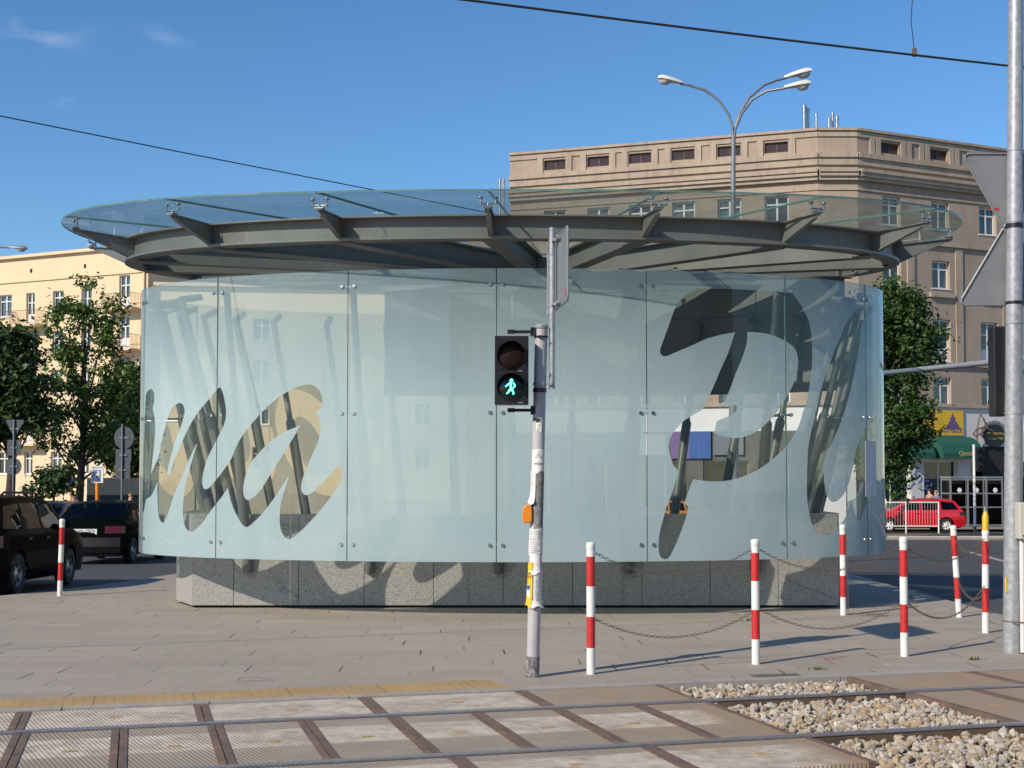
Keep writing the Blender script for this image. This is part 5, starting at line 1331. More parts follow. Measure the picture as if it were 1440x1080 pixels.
# graffiti on the shop wall
M['bluepaint'] = mat('blue_graffiti', (.05, .10, .30), .8, 0, .2)
m = MB(); rg = random.Random(5)
for _ in range(9):
    cxp, cyp = rg.uniform(1285, 1305), rg.uniform(664, 682); a = rg.uniform(0, 6); pts = []
    for i in range(9): a += rg.uniform(-.7, .9); cxp += math.cos(a) * 2.0; cyp += math.sin(a) * 2.2; pts.append(TR(ucolw(cxp, *WR), -.02, EYE + (665 - cyp) / F * 72))
    m.tube(pts, .022, 4)
m.build('graffiti', 'bluepaint', tb)
# shop signs on the left wing, seen through the glass
for pxa, pxb, pya, pyb, mm in ((944, 970, 607, 645, 'purple'), (970, 1000, 607, 645, 'blue'), (1004, 1046, 612, 640, 'greycloth'), (900, 938, 610, 640, 'whitewall'), (850, 892, 612, 640, 'awning')):
    u0, u1 = ucolw(pxa, *WLf), ucolw(pxb, *WLf); trim(tb, TL, u1, EYE + (665 - pyb) / F * 72.5, EYE + (665 - pya) / F * 72.5, .15, mm, 'shop_sign', u0=u0, d0=-.003)

# --- building across the track, behind the viewer: what the glass mirrors
rb = thing('apartment_building', (8, -42, 0), 'shaded building with rows of windows mirrored in the right half of the glass drum', 'building')
T3, L3_, ang3, _d, _n = wing((58., -42.), (-12., -42.), rb); ops = []
for i in range(22):
    for zt in (15.6, 12.4, 9.2, 6.0): ops.append((2. + i * 3.1, 3.4 + i * 3.1, zt - 1.8, zt))
mb = MB(); wallgrid(mb, T3, L3_, 0., 17.5, ops, .22); mb.quad(T3(0, 12, 0), T3(L3_, 12, 0), T3(L3_, 12, 17.5), T3(0, 12, 17.5)); mb.quad(T3(0, 0, 0), T3(0, 12, 0), T3(0, 12, 17.5), T3(0, 0, 17.5)); mb.quad(T3(L3_, 0, 0), T3(L3_, 12, 0), T3(L3_, 12, 17.5), T3(L3_, 0, 17.5)); mb.quad(T3(0, 0, 17.5), T3(L3_, 0, 17.5), T3(L3_, 12, 17.5), T3(0, 12, 17.5)); mb.build('wall', 'tan', rb)
trim(rb, T3, L3_, 16.4, 16.8, .35, 'tan2', d0=-.003); trim(rb, T3, L3_, 3.4, 3.7, .25, 'tan2', 'string_course', d0=-.003)
for i, o in enumerate(ops): window(rb, T3, ang3, *o, .22, 'casement', i)
# ------------------------------------------------------------------ trees
def tree(name, base, top, lean, crown, nclump, leaves, leaf_m, label, ls=.16, seed=1, trunk_r=.16, group=None, clump_r=.55, fork=.4):
    """crown: list of (x,y,z,rx,ry,rz) ellipsoids in world coordinates"""
    r_ = random.Random(seed); base = Vector(base); t = thing(name, base, label, 'tree', group)
    tr = MB(); H = top - base.z; pts = []
    for i in range(7): f = i / 6; pts.append(Vector((lean * f + .06 * math.sin(5 * f + seed), .05 * math.cos(4 * f + seed), H * .78 * f)))
    tr.tube(pts, [trunk_r * (1.25 - 1.05 * i / 6) for i in range(7)], 9)
    cl = []; vol = [c[3] * c[4] * c[5] for c in crown]; tot = sum(vol)
    for c, v in zip(crown, vol):
        for _ in range(max(3, int(nclump * v / tot))):
            while True:
                q = Vector((r_.uniform(-1, 1), r_.uniform(-1, 1), r_.uniform(-1, 1)))
                if .2 < q.length < 1 and r_.random() < q.length ** 1.2: break
            cl.append(Vector((c[0] + q.x * c[3], c[1] + q.y * c[4], c[2] + q.z * c[5])) - base)
    for c in cl[::4]:
        f = max(.25, min(.95, (c.z / (H * .78)) * .62)); a = pts[min(6, int(f * 6))].lerp(pts[min(6, int(f * 6) + 1)], f * 6 - int(f * 6)); m_ = a.lerp(c, .5) + Vector((0, 0, -.08 * (c - a).length + r_.uniform(-.1, .15)))
        r0 = trunk_r * (.45 - .30 * f); tr.tube([a, m_, c], [r0, r0 * .6, .012], 5, cap=False)
    tr.build('trunk', 'trunk', t, smooth=60)
    lf = MB()
    for c in cl:
        R_ = clump_r * r_.uniform(.6, 1.3)
        for _ in range(int(leaves * R_ / clump_r)):
            q = Vector((r_.gauss(0, .5), r_.gauss(0, .5), r_.gauss(0, .38))) * R_; p = c + q
            n = (q.normalized() * .6 + Vector((r_.gauss(0, .6), r_.gauss(0, .6), .7 + r_.gauss(0, .5)))).normalized(); a = n.orthogonal().normalized(); b = n.cross(a); an = r_.uniform(0, 6.3)
            u_, v_ = a * math.cos(an) + b * math.sin(an), b * math.cos(an) - a * math.sin(an); s = ls * r_.uniform(.6, 1.25)
            lf.add([p - u_ * s, p - u_ * s * .1 + v_ * s * .5 + n * s * .1, p + u_ * s, p + u_ * s * .05 - v_ * s * .5], [(0, 1, 2, 3)])
    lf.build('crown', leaf_m, t); return t
def cr(px, py, Y, rx, rz, ry=None):
    p = at(px, py, Y); k = Y / F; return (p.x, Y, p.z, rx * k, (ry or rx) * k, rz * k)
YT = 60
bt = at(112, 700, YT)
tree('street_tree', (bt.x, YT, gz(YT)), at(118, 388, YT).z, .15, [cr(118, 420, YT, 24, 30), cr(112, 470, YT, 45, 50), cr(90, 430, YT, 18, 22), cr(160, 430, YT, 12, 12), cr(150, 480, YT, 30, 22), cr(85, 520, YT, 32, 35), cr(165, 530, YT, 35, 38), cr(120, 560, YT, 50, 30), cr(75, 600, YT, 35, 30), cr(160, 600, YT, 40, 40), cr(112, 630, YT, 34, 14)], 165, 52, 'leafA', 'tall airy street tree with visible forked branches before the cream building', .13, 11, .17, clump_r=.50)
YT = 56; bt = at(14, 700, YT)
tree('street_tree', (bt.x, YT, gz(YT)), at(12, 455, YT).z, 0, [cr(10, 500, YT, 34, 44), cr(25, 545, YT, 38, 40), cr(-40, 520, YT, 50, 60), cr(45, 580, YT, 26, 20), cr(-5, 590, YT, 40, 24)], 165, 120, 'leafB', 'dense dark green tree at the left edge', .15, 5, .2, clump_r=.6)
YT = 66; bt = at(182, 700, YT)
tree('street_tree', (bt.x, YT, gz(YT)), at(185, 500, YT).z, 0, [cr(182, 560, YT, 26, 50), cr(170, 620, YT, 36, 40), cr(192, 640, YT, 20, 40)], 120, 100, 'leafB', 'lower leafy tree just left of the glass drum behind the round sign', .15, 9, .16, clump_r=.6)
YT = 52; bt = at(78, 712, YT)
tree('young_tree', (bt.x, YT, gz(YT)), at(78, 640, YT).z, 0, [cr(74, 676, YT, 18, 13), cr(50, 694, YT, 12, 9), cr(90, 662, YT, 12, 9)], 26, 70, 'leafB', 'small bushy tree over the iron fence', .12, 14, .06, clump_r=.42)
YT = 50; bt = at(1212, 700, YT)
tree('street_tree', (bt.x, YT, gz(YT)), at(1250, 396, YT).z, 0, [cr(1255, 430, YT, 40, 32), cr(1275, 480, YT, 44, 44), cr(1225, 470, YT, 50, 50), cr(1265, 560, YT, 44, 50), cr(1285, 600, YT, 26, 30), cr(1240, 620, YT, 50, 44), cr(1262, 665, YT, 26, 30), cr(1302, 495, YT, 20, 22), cr(1312, 470, YT, 9, 9), cr(1290, 440, YT, 12, 10)], 230, 95, 'leafC', 'broad leafy green tree right of the glass drum before the tan building', .105, 21, .2, clump_r=.50)
# hedge, iron fence, low wall with graffiti
hg = MB(); r_ = random.Random(2); hp = at(82, 705, 58)
for _ in range(2600):
    p = Vector((r_.uniform(-1.15, 1.15), r_.uniform(-.4, .4), r_.uniform(.0, .95))); n = Vector((r_.gauss(0, 1), r_.gauss(0, 1), r_.gauss(.4, 1))).normalized(); a = n.orthogonal().normalized() * .05; b = n.cross(a); hg.add([p - a, p + b, p + a, p - b], [(0, 1, 2, 3)])
hg.build('x', 'leafH'); hgo = bpy.data.objects['x']; hgo.name = 'hedge'; hgo.location = (hp.x, 58, gz(58)); tag(hgo, 'bright green clipped hedge behind the iron fence at left', 'hedge')
fx0, fx1 = at(-60, 700, 56.5).x, at(122, 700, 56.5).x; fe = thing('iron_fence', ((fx0 + fx1) / 2, 56.5, gz(56.5)), 'black iron railing fence on the left pavement before the hedge', 'fence'); fl = (fx1 - fx0) / 2
m = MB(); n = int(fl * 2 / .11)
for i in range(n + 1): m.cyl((-fl + 2 * fl * i / n, 0, .1), (-fl + 2 * fl * i / n, 0, 1.0), .012, n=4)
m.build('bars', 'black', fe); MB().box(-fl, fl, -.02, .02, .18, .22).box(-fl, fl, -.02, .02, .90, .94).build('rail', 'black', fe); MB().box(-fl, fl, -.12, .12, -.1, .10).build('footing', 'kerb', fe)
wx0, wx1 = at(122, 700, 60).x, at(215, 700, 60).x; gw = thing('graffiti_wall', ((wx0 + wx1) / 2, 60, gz(60)), 'low beige wall with scrawled graffiti and a dark base behind the round sign', 'wall'); wl = (wx1 - wx0) / 2
ztop = at(150, 672, 60).z - gz(60); zmid = at(150, 696, 60).z - gz(60)
M['beigewall'] = mat('beige_wall', (.40, .30, .20), .9, 0, .1, 1.2, fine=.2)
MB().box(-wl, wl, 0, .3, zmid, ztop).build('wall_face', 'beigewall', gw); MB().box(-wl, wl, -.03, .33, -.1, zmid - .003).build('wall_base', 'bumper', gw)
m = MB(); rg = random.Random(8)
for i in range(8):
    x, z, a = -wl + wl * 2 * (.28 + .075 * i), zmid + .32 + rg.uniform(-.05, .1), rg.uniform(0, 6); pts = []
    for j in range(8): a += rg.uniform(-1, 1.2); x += math.cos(a) * .07; z += math.sin(a) * .08; pts.append((x, -.012, z))
    m.tube(pts, .02, 4)
m.build('graffiti', 'greyink', gw)

# ------------------------------------------------------------------ sign posts
def signpost(px, Y, plates, label, ztop_py, r=.03):
    p = at(px, 600, Y); t = thing('sign_post', (p.x, Y, gz(Y)), label, 'sign post', 'grey-backed road signs'); o = Vector(t.location); H = at(px, ztop_py, Y).z - o.z
    MB().cyl((0, 0, 0), (0, 0, H), r, n=10).build('post', 'lampgrey', t, smooth=40)
    for kind, cx_, cy_, w, h in plates:
        c = at(cx_, cy_, Y) - o; k = Y / F; w, h = w * k / 2, h * k / 2
        if kind == 'rect': poly = [(-w, -h), (w, -h), (w, h), (-w, h)]
        elif kind == 'round': poly = [(w * math.cos(2 * math.pi * i / 28), h * math.sin(2 * math.pi * i / 28)) for i in range(28)]
        else: poly = [(-w, h), (-w * .9, h * 1.05), (w * .9, h * 1.05), (w, h), (.06 * w, -h), (-.06 * w, -h)]
        MB().prism(poly, lambda a, b, t_: Vector((c.x + a, .045 + t_, c.z + b)), 0, .02).build('sign_plate', 'signshade', t)
        MB().box(c.x - w * .5, c.x + w * .5, .02, .045, c.z - .03, c.z + .03).build('bracket', 'lampgrey', t)
signpost(19.5, 48, [('tri', 20, 603, 26, 24), ('rect', 19, 629.5, 19, 22), ('round', 18.5, 656, 22, 24)], 'sign post with triangular, square and round grey sign backs at the left edge', 590)
signpost(172, 48, [('round', 174, 615.5, 28, 32), ('rect', 173, 640, 22, 17), ('rect', 172, 661, 21, 25)], 'sign post with a round grey sign back over two rectangles beside the glass drum', 596)
def busstop(px, Y, bw, pyt, pyb, label, big):
    p = at(px, 700, Y); t = thing('bus_stop_sign', (p.x, Y, gz(Y)), label, 'bus stop sign'); o = Vector(t.location); k = Y / F
    zt = at(px, pyt, Y).z - o.z; zb_ = at(px, pyb, Y).z - o.z; hw = bw * k / 2
    MB().cyl((0, .06, 0), (0, .06, zt), .055, n=10).build('post', 'orange' if not big else 'conduit', t, smooth=40)
    if big: MB().cyl((0, .06, zb_ - .9), (0, .06, zb_), .075, n=10).build('orange_sleeve', 'orange', t, smooth=40)
    MB().box(-hw, hw, 0, .05, zb_, zt).build('board', 'white' if big else 'blue', t); h = zt - zb_
    if big:
        MB().box(-hw * .42, hw * .55, -.012, -.001, zb_ + h * .07, zb_ + h * .76).build('blue_field', 'blue', t)
        MB().box(-hw * .75, -hw * .55, -.006, -.001, zb_ + h * .1, zb_ + h * .8).build('printed_lines', 'greyink', t); MB().box(-hw * .7, hw * .8, -.006, -.001, zb_ + h * .86, zb_ + h * .93).build('printed_lines', 'greyink', t)
        MB().box(-hw * .74, -hw * .45, -.008, -.001, zb_ + h * .855, zb_ + h * .935).build('red_mark', 'red', t)
        ws = [(-.28, .42, .44, .70), (-.24, .38, .30, .42)]; x0, x1 = -.28, .42
        MB().box(-hw * .28, hw * .42, -.016, -.013, zb_ + h * .46, zb_ + h * .71).build('white_panel', 'white', t)
        bs = MB(); bs.box(-hw * .2, hw * .32, -.02, -.0165, zb_ + h * .34, zb_ + h * .42); bs.cyl((-hw * .1, -.0165, zb_ + h * .335), (-hw * .1, -.02, zb_ + h * .335), .03, n=8); bs.cyl((hw * .2, -.0165, zb_ + h * .335), (hw * .2, -.02, zb_ + h * .335), .03, n=8)
        MB().box(-hw * .28, hw * .42, -.016, -.013, zb_ + h * .30, zb_ + h * .455).build('white_panel', 'white', t); bs.build('bus_pictogram', 'ink', t)
        MB().box(-hw * .3, hw * .0, -.017, -.013, zb_ + h * .10, zb_ + h * .20).build('red_mark', 'red', t)
    else:
        MB().box(-hw * .7, hw * .7, -.01, -.001, zb_ + h * .4, zb_ + h * .95).build('white_panel', 'white', t); bs = MB(); bs.box(-hw * .45, hw * .45, -.016, -.011, zb_ + h * .48, zb_ + h * .60); bs.build('bus_pictogram', 'ink', t)
busstop(136, 50, 17, 655, 679, 'white bus stop sign with a blue bus pictogram above the black hatchback', True)
busstop(100, 60, 9, 668, 682, 'small blue bus stop sign on an orange post beside the tree trunk', False)

# ------------------------------------------------------------------ cars
def car(name, label, loc, rz, paint, rear, roofline, wheels, wr, belt, sidewin, W0=.84, rim='rim', bumper_paint=None, plate=None, spoiler=False, rack=False):
    """rear..front profile: list of (x, z, kind of the strip that follows)"""
    t = thing(name, loc, label, 'car', None, rz)
    prof = roofline
    zs0 = .22
    def Wf(x, z):
        w = W0 * (1 - .10 * abs(x / 2.25) ** 5)
        w *= 1 - .035 * ((z - .62) / .4) ** 2 if z < belt else 1 - .035 * ((belt - .62) / .4) ** 2
        if z > belt: w -= .30 * (z - belt)
        return w
    top = [(x, z) for x, z, _ in prof]
    bot = [(top[-1][0] - .06, zs0)]
    for wx in sorted(wheels, reverse=True):
        ra = wr + .055
        a0 = math.asin((zs0 - wr) / ra) if abs(zs0 - wr) < ra else 0
        for i in range(13): a = a0 + (math.pi - 2 * a0) * i / 12; bot.append((wx + math.cos(a) * ra, wr + math.sin(a) * ra))
    bot.append((top[0][0] + .06, zs0))
    outl = [Vector(p) for p in top + bot]
    body = MB(); vl = dense(outl, .12); edges = [(i, (i + 1) % len(vl)) for i in range(len(vl))]; verts = list(vl)
    for wn in sidewin:
        i0 = len(verts); w_ = dense(wn, .12); verts += w_; edges += [(i0 + i, i0 + (i + 1) % len(w_)) for i in range(len(w_))]
    x = -2.2
    while x < 2.25:
        z = .3
        while z < 1.5:
            if inside((x, z), vl): verts.append(Vector((x, z)))
            z += .09
        x += .14
    v2, _, f2, *_r = delaunay_2d_cdt(verts, edges, [], 0, 1e-4)
    keep = []
    for f in f2:
        c = sum((v2[i] for i in f), Vector((0, 0))) / 3
        if inside(c, vl) and not any(inside(c, w) for w in sidewin): keep.append(f)
    for s in (-1, 1): body.add([(v.x, s * Wf(v.x, v.y), v.y) for v in v2], keep)
    N = 10; crown = {}
    def strip(p, q, mb, mi=0, off=0.):
        rows = []
        for (x, z) in (p, q):
            w = Wf(x, z) - (.0 if not off else .07); row = []
            for j in range(N + 1):
                y = -w + 2 * w * j / N; b = 1 - (y / w) ** 2 if w else 0
                endb = max(0, (abs(x) - 1.75) / .45) * .10 * (1 if x > 0 else -1) * b; row.append((x + endb + (off if x > 0 else -off) * .5, y, z + (.035 * b if z > belt - .12 else 0) + off * .6))
            rows.append(row)
        mb.add(rows[0] + rows[1], [(j, j + 1, N + 2 + j, N + 1 + j) for j in range(N)], mi)
    glass = []; 
    for i in range(len(prof) - 1):
        (x, z, kd), (x2, z2, _) = prof[i], prof[i + 1]
        if kd == 'glass':
            glass.append(((x, z), (x2, z2)))
        else:
            strip((x, z), (x2, z2), body, 1 if kd == 'bumper' else 0)
    # pillars closing the sides of the screens
    for (p, q) in glass:
        for s in (-1, 1):
            vs = []
            for (x, z) in (p, q):
                w = Wf(x, z); vs += [(x, s * w, z), (x, s * (w - .07), z + .035 * (1 - ((w - .07) / w) ** 2))]
            body.add(vs, [(0, 1, 3, 2)])
    b = body.build('body', [paint, bumper_paint or 'bumper'], t, smooth=35)
    fm = MB(); fm.box(top[0][0] + .1, top[-1][0] - .1, -W0 + .2, W0 - .2, .17, .24); fm.build('underbody', 'rubber', t)
    for (p, q) in glass:
        g = MB(); rows = []
        for (x, z) in (p, q):
            w = Wf(x, z) - .068; rows += [(x, -w + 2 * w * j / N, z + .035 * (1 - ((-w + 2 * w * j / N) / (w + .068)) ** 2)) for j in range(N + 1)]
        g.add(rows, [(j, j + 1, N + 2 + j, N + 1 + j) for j in range(N)]); g.build('windscreen' if p[0] > 0 else 'rear_window', 'carglass', t, smooth=40)
    for s in (-1, 1):
        for wn in sidewin:
            g = MB(); w_ = dense(wn, .15); g.add([(v.x, s * (Wf(v.x, v.y) - .006), v.y) for v in w_], [tuple(range(len(w_)))]); g.build('side_window', 'carglass', t)
        # door seams and handles
        ws = [sum((Vector(p) for p in wn), Vector((0, 0))) / len(wn) for wn in sidewin]
    sm = MB(); hd_ = MB()
    for s in (-1, 1):
        for wn in sidewin[:2]:
            xr = min(p[0] for p in wn)
            for z0, z1 in ((.34, .62), (.62, belt - .01)):
                sm.add([(xr - .035, s * (Wf(xr, z0) + .003), z0), (xr - .028, s * (Wf(xr, z0) + .003), z0), (xr - .028, s * (Wf(xr, z1) + .003), z1), (xr - .035, s * (Wf(xr, z1) + .003), z1)], [(0, 1, 2, 3)])
            hd_.obox((xr + .12, s * (Wf(xr, .80) + .012), belt - .12), (.075, 0, 0), (0, .012, 0), (0, 0, .016))
    sm.build('door_seam', 'rubber', t); hd_.build('door_handle', 'bumper', t)
    for wx in wheels:
        for s in (-1, 1):
            y0 = s * (W0 - .115)
            ty = MB(); rr = wr; hw = .095; ty.lathe([(rr * .62, -hw), (rr * .93, -hw), (rr, -hw * .7), (rr, hw * .7), (rr * .93, hw), (rr * .62, hw), (rr * .62, -hw)], (wx, y0, wr), 'y', 28); tyo = ty.build('tyre', 'rubber', t, smooth=40)
            rm = MB(); o_ = y0 + s * (hw * .75)
            rm.lathe([(rr * .63, s * .012), (rr * .60, s * .012), (rr * .56, -s * .02), (rr * .2, -s * .015), (rr * .12, s * .0), (0, s * .004)], (wx, o_, wr), 'y', 28)
            rm.build('rim', rim, tyo, smooth=40)
            sk = MB()
            for k in range(6):
                a = 2 * math.pi * k / 6 + .3; c_ = Vector((wx + math.cos(a) * rr * .41, o_ - s * .012, wr + math.sin(a) * rr * .41)); sk.obox(c_, Vector((math.cos(a), 0, math.sin(a))) * rr * .10, (0, .004, 0), Vector((-math.sin(a), 0, math.cos(a))) * rr * .085)
            sk.build('rim_slots', 'rubber', tyo)
    # mirrors
    fx = max(p[0] for wn in sidewin for p in wn) - .18
    for s in (-1, 1):
        m = MB(); m.lathe([(0, -.05), (.06, -.04), (.075, 0), (.06, .03), (0, .035)], (fx, s * (W0 + .06), belt + .07), 'x', 12); m.obox((fx, s * (W0 - .01), belt + .05), (.03, 0, 0), (0, .05, 0), (0, 0, .02)); m.build('mirror', paint if bumper_paint else 'bumper', t, smooth=50)
    # lamps
    xr, xf = top[0][0], top[-1][0]
    zr_ = belt - .22
    for s in (-1, 1):
        m = MB(); pts = []; pa, pb_ = Vector(prof[2][:2]), Vector(prof[3][:2])
        for (x, z) in (pa.lerp(pb_, .36), pa.lerp(pb_, .98)):
            w = Wf(x, z)
            for f in (.56, .72, .88, 1.0):
                y = w * f; bq = 1 - f * f; endb = -max(0, (abs(x) - 1.75) / .45) * .10 * bq; pts.append((x + endb - .008, s * (y + (.006 if f == 1 else 0)), z))
            pts.append((x + .22, s * (Wf(x + .22, z) + .006), z))
        m.add(pts, [(i, i + 1, 6 + i, 5 + i) for i in range(4)]); m.build('tail_light', 'taillight', t)
        m = MB(); (x, z), (x2, z2) = prof[-4][:2], prof[-5][:2]; pts = []
        for (xq, zq) in ((x, z), (x2, z2)):
            w = Wf(xq, zq)
            for f in (.58, .75, .9, 1.0):
                bq = 1 - f * f; pts.append((xq + max(0, (abs(xq) - 1.75) / .45) * .10 * bq + .008, s * (w * f + (.006 if f == 1 else 0)), zq + .01))
        m.add(pts, [(i, i + 1, 5 + i, 4 + i) for i in range(3)]); m.build('headlight', 'headlight', t)
    if plate:
        pc = prof[1]; zpl = plate[1]; xq = -2.2 - .085 - .012 + plate[2]
        p_ = MB(); p_.box(xq - .006, xq, -.26, .26, zpl - .062, zpl + .062); po = p_.build('number_plate', 'white', t)
        MB().box(xq - .009, xq - .0061, .215, .258, zpl - .05, zpl + .05).build('blue_strip', 'blue', po)
        text_part('lettering', plate[0], .125, 'ink', po, lambda x, y, d: Vector((xq - .008 - d * .3, -(x + .02), zpl + y)), .40, .002)
    if spoiler:
        x, z, _ = prof[4]; m = MB(); m.obox((x + .02, 0, z + .035), (.10, 0, 0), (0, W0 - .14, 0), (0, 0, .012)); m.obox((x + .06, W0 - .22, z + .012), (.05, 0, 0), (0, .03, 0), (0, 0, .02)); m.obox((x + .06, -W0 + .22, z + .012), (.05, 0, 0), (0, .03, 0), (0, 0, .02)); m.build('spoiler', paint, t)
    if rack:
        for s in (-1, 1):
            m = MB(); m.tube([(-1.45, s * .58, 1.47), (-1.3, s * .585, 1.53), (0.1, s * .585, 1.53), (.3, s * .585, 1.47)], .018, 8); m.build('roof_rail', 'bumper', t)
    # seats
    for x_ in (.15, -.75):
      st = MB()
      for s in (-.36, .36): st.obox((x_, s, .78), (.09, 0, .0), (0, .22, 0), (-.05, 0, .28)); st.obox((x_ - .06, s, 1.14), (.04, 0, 0), (0, .11, 0), (-.01, 0, .08))
      st.box(-.09 + x_ - .0, .3 + x_, -.62, .62, .42, .52); st.build('seat', 'darkcloth', t)
    return t
wag_prof = [(-2.12, .24, 'bumper'), (-2.2, .40, 'bumper'), (-2.18, .62, 'body'), (-2.13, .90, 'body'), (-2.06, .98, 'glass'), (-1.74, 1.37, 'body'), (-1.55, 1.44, 'body'), (-.6, 1.47, 'body'), (.15, 1.44, 'body'), (.38, 1.40, 'glass'), (1.12, 1.0, 'body'), (1.2, .97, 'body'), (1.75, .86, 'body'), (2.05, .74, 'body'), (2.17, .60, 'bumper'), (2.2, .42, 'bumper'), (2.12, .24, 'body')]
wag_win = [[(-.16, .98), (.93, .98), (.72, 1.10), (.36, 1.35), (-.16, 1.38)], [(-1.02, .98), (-.24, .98), (-.24, 1.38), (-.98, 1.37)], [(-1.88, 1.0), (-1.12, .985), (-1.09, 1.365), (-1.66, 1.32)]]
hat_prof = [(-2.12, .26, 'bumper'), (-2.2, .40, 'bumper'), (-2.2, .60, 'body'), (-2.15, .86, 'body'), (-2.02, .97, 'body'), (-1.72, 1.0, 'glass'), (-1.12, 1.33, 'body'), (-.95, 1.37, 'body'), (-.3, 1.41, 'body'), (.2, 1.39, 'body'), (.40, 1.35, 'glass'), (1.08, .98, 'body'), (1.15, .96, 'body'), (1.75, .84, 'body'), (2.02, .72, 'body'), (2.14, .58, 'bumper'), (2.18, .42, 'bumper'), (2.1, .24, 'body')]
hat_win = [[(-.12, .97), (.90, .97), (.70, 1.08), (.36, 1.31), (-.12, 1.34)], [(-.92, .97), (-.20, .97), (-.20, 1.34), (-.82, 1.31)], [(-1.46, 1.0), (-1.0, .98), (-.92, 1.29), (-1.08, 1.27)]]
def place(px_r, py, px_f, wb, roadz=-.07):
    pass
# black wagon: right side towards us, driving away
RZ = math.pi / 2
def road(y): return gz(y) - .066
def car_at(fn_x, fn_y, heading, wheels, W0):
    """put the right rear wheel's contact at (fn_x, fn_y)"""
    d = Vector((math.cos(heading), math.sin(heading))); s = Vector((math.sin(heading), -math.cos(heading)))
    c = Vector((fn_x, fn_y)) - d * min(wheels) - s * (W0 - .09)
    return Vector((c.x, c.y, road(c.y)))
h1 = R(91.5)
def tilt(o, y, heading):
    sl = (road(y + 1) - road(y - 1)) / 2; o.rotation_euler = (0, -math.atan(sl * math.sin(heading)), heading)
    o.rotation_mode = 'XYZ'
l_ = car_at(-7.42, 20.2, h1, (-1.30, 1.25), .85); cw = car('station_wagon', 'black station wagon with roof rails at the left edge of the picture', l_, h1, 'carblack', None, wag_prof, (-1.30, 1.25), .315, .95, wag_win, .85, rack=True, bumper_paint='carblack')
tilt(cw, l_.y, h1)
h2 = R(89.5); l_ = car_at(-8.72, 31.0, h2, (-1.32, 1.22), .84); ch = car('hatchback', 'black hatchback seen from behind with number plate WN 27870', l_, h2, 'carblack', None, hat_prof, (-1.32, 1.22), .30, .95, hat_win, .84, plate=('WN 27870', .73, .03), spoiler=True); tilt(ch, l_.y, h2)
h3 = R(90); l_ = Vector((at(78, 730, 44).x, 44, road(44))); c3 = car('parked_car', 'dark blue car mostly hidden beyond the black hatchback', l_, h3, 'carblue', None, hat_prof, (-1.32, 1.22), .30, .95, hat_win, .84); tilt(c3, 44, h3)
yc = 60.5; xr = at(1330, 740, yc).x; h4 = R(181); cr_ = car('station_wagon', 'red station wagon parked beyond the grass verge', Vector((xr - 1.30, yc + .8, gz(yc) + .0)), h4, 'carred', None, wag_prof, (-1.30, 1.25), .31, .95, wag_win, .85, rim='white', bumper_paint='carred')
h5 = R(170); co = car('hatchback', 'orange car parked before the shops, glimpsed through the clear letter', Vector((at(955, 720, 63).x - .6, 63, gz(63))), h5, 'carorange', None, hat_prof, (-1.32, 1.22), .30, .95, hat_win, .84)

# ------------------------------------------------------------------ phone booths, barrier, posts on the right
boo = None
for i, (px, lab) in enumerate(((1342, 'glazed phone booth nearest the red wagon'), (1366, 'middle one of the three glazed phone booths'), (1392, 'rightmost glazed phone booth beside the mast'))):
    Y = 66.5; p = at(px, 735, Y)
    if boo is None:
        boo = thing('phone_booth', (0, 0, 0), lab, 'phone booth', 'glazed phone booths'); H = 2.35; w = .42
        f = MB()
        for sx in (-w, w):
            for sy in (-w, w): f.box(sx - .035, sx + .035, sy - .035, sy + .035, 0, H)
        for z in (.08, .95, 1.62, H - .06):
            f.box(-w + .036, w - .036, -w - .03, -w + .03, z - .03, z + .03); f.box(-w - .03, -w + .03, -w + .036, w - .036, z - .03, z + .03); f.box(w - .03, w + .03, -w + .036, w - .036, z - .03, z + .03)
        f.build('frame', 'signback', boo); g = MB(); g.box(-w, w, -w - .004, -w + .004, .1, H - .1); g.box(-w - .004, -w + .004, -w + .01, w, .1, H - .1); g.box(w - .004, w + .004, -w + .01, w, .1, H - .1); g.build('glazing', 'carglass', boo); MB().box(-w - .05, w + .05, -w - .05, w + .05, H + .001, H + .10).build('roof', 'signback', boo); MB().box(-w, w, w - .02, w + .02, .1, H - .02).build('back_panel', 'roomdark', boo)
        m = MB(); m.box(-.14, .14, w - .15, w - .021, 1.2, 1.75); m.build('telephone', 'blue', boo); MB().lathe([(0, -w - .02), (.12, -w - .018), (.12, -w - .012)], (.05, 0, 1.78), 'y', 16).build('round_sticker', 'white', boo); o = boo
    else: o = copy_tree(boo); o['label'] = lab
    o.location = (p.x, Y, gz(Y) + .15); o.rotation_euler = (0, 0, R(12))
Y = 57.5; b0, b1 = at(1228, 730, Y), at(1320, 730, Y); bl = (b1.x - b0.x) / 2
br_ = thing('barrier', ((b0.x + b1.x) / 2, Y, gz(Y)), 'low white tubular barrier with thin bars in front of the red wagon', 'barrier'); H0, H1 = at(1280, 740, Y).z - gz(Y), at(1280, 706.5, Y).z - gz(Y)
m = MB(); m.cyl((-bl, 0, H1), (bl, 0, H1), .03, n=8); m.cyl((-bl, 0, H0), (bl, 0, H0), .025, n=8)
for x in (-bl, 0, bl): m.cyl((x, 0, -.02), (x, 0, H1), .032, n=8)
m.build('frame', 'white', br_, smooth=40); m = MB()
for i in range(1, 24): m.cyl((-bl + 2 * bl * i / 24, 0, H0), (-bl + 2 * bl * i / 24, 0, H1), .0055, n=4)
m.build('bars', 'conduit', br_)
Y = 58; p = at(1371, 745, Y); wp = thing('signal_post', (p.x, Y, gz(Y)), 'thin white post with a small black signal before the phone booths', 'traffic signal')
MB().cyl((0, 0, .3), (0, 0, at(1371, 625, Y).z - gz(Y)), .055, n=12).build('post', 'white', wp, smooth=40); MB().cyl((0, 0, 0), (0, 0, .3), .10, .06, 12).build('foot', 'black', wp, smooth=40)
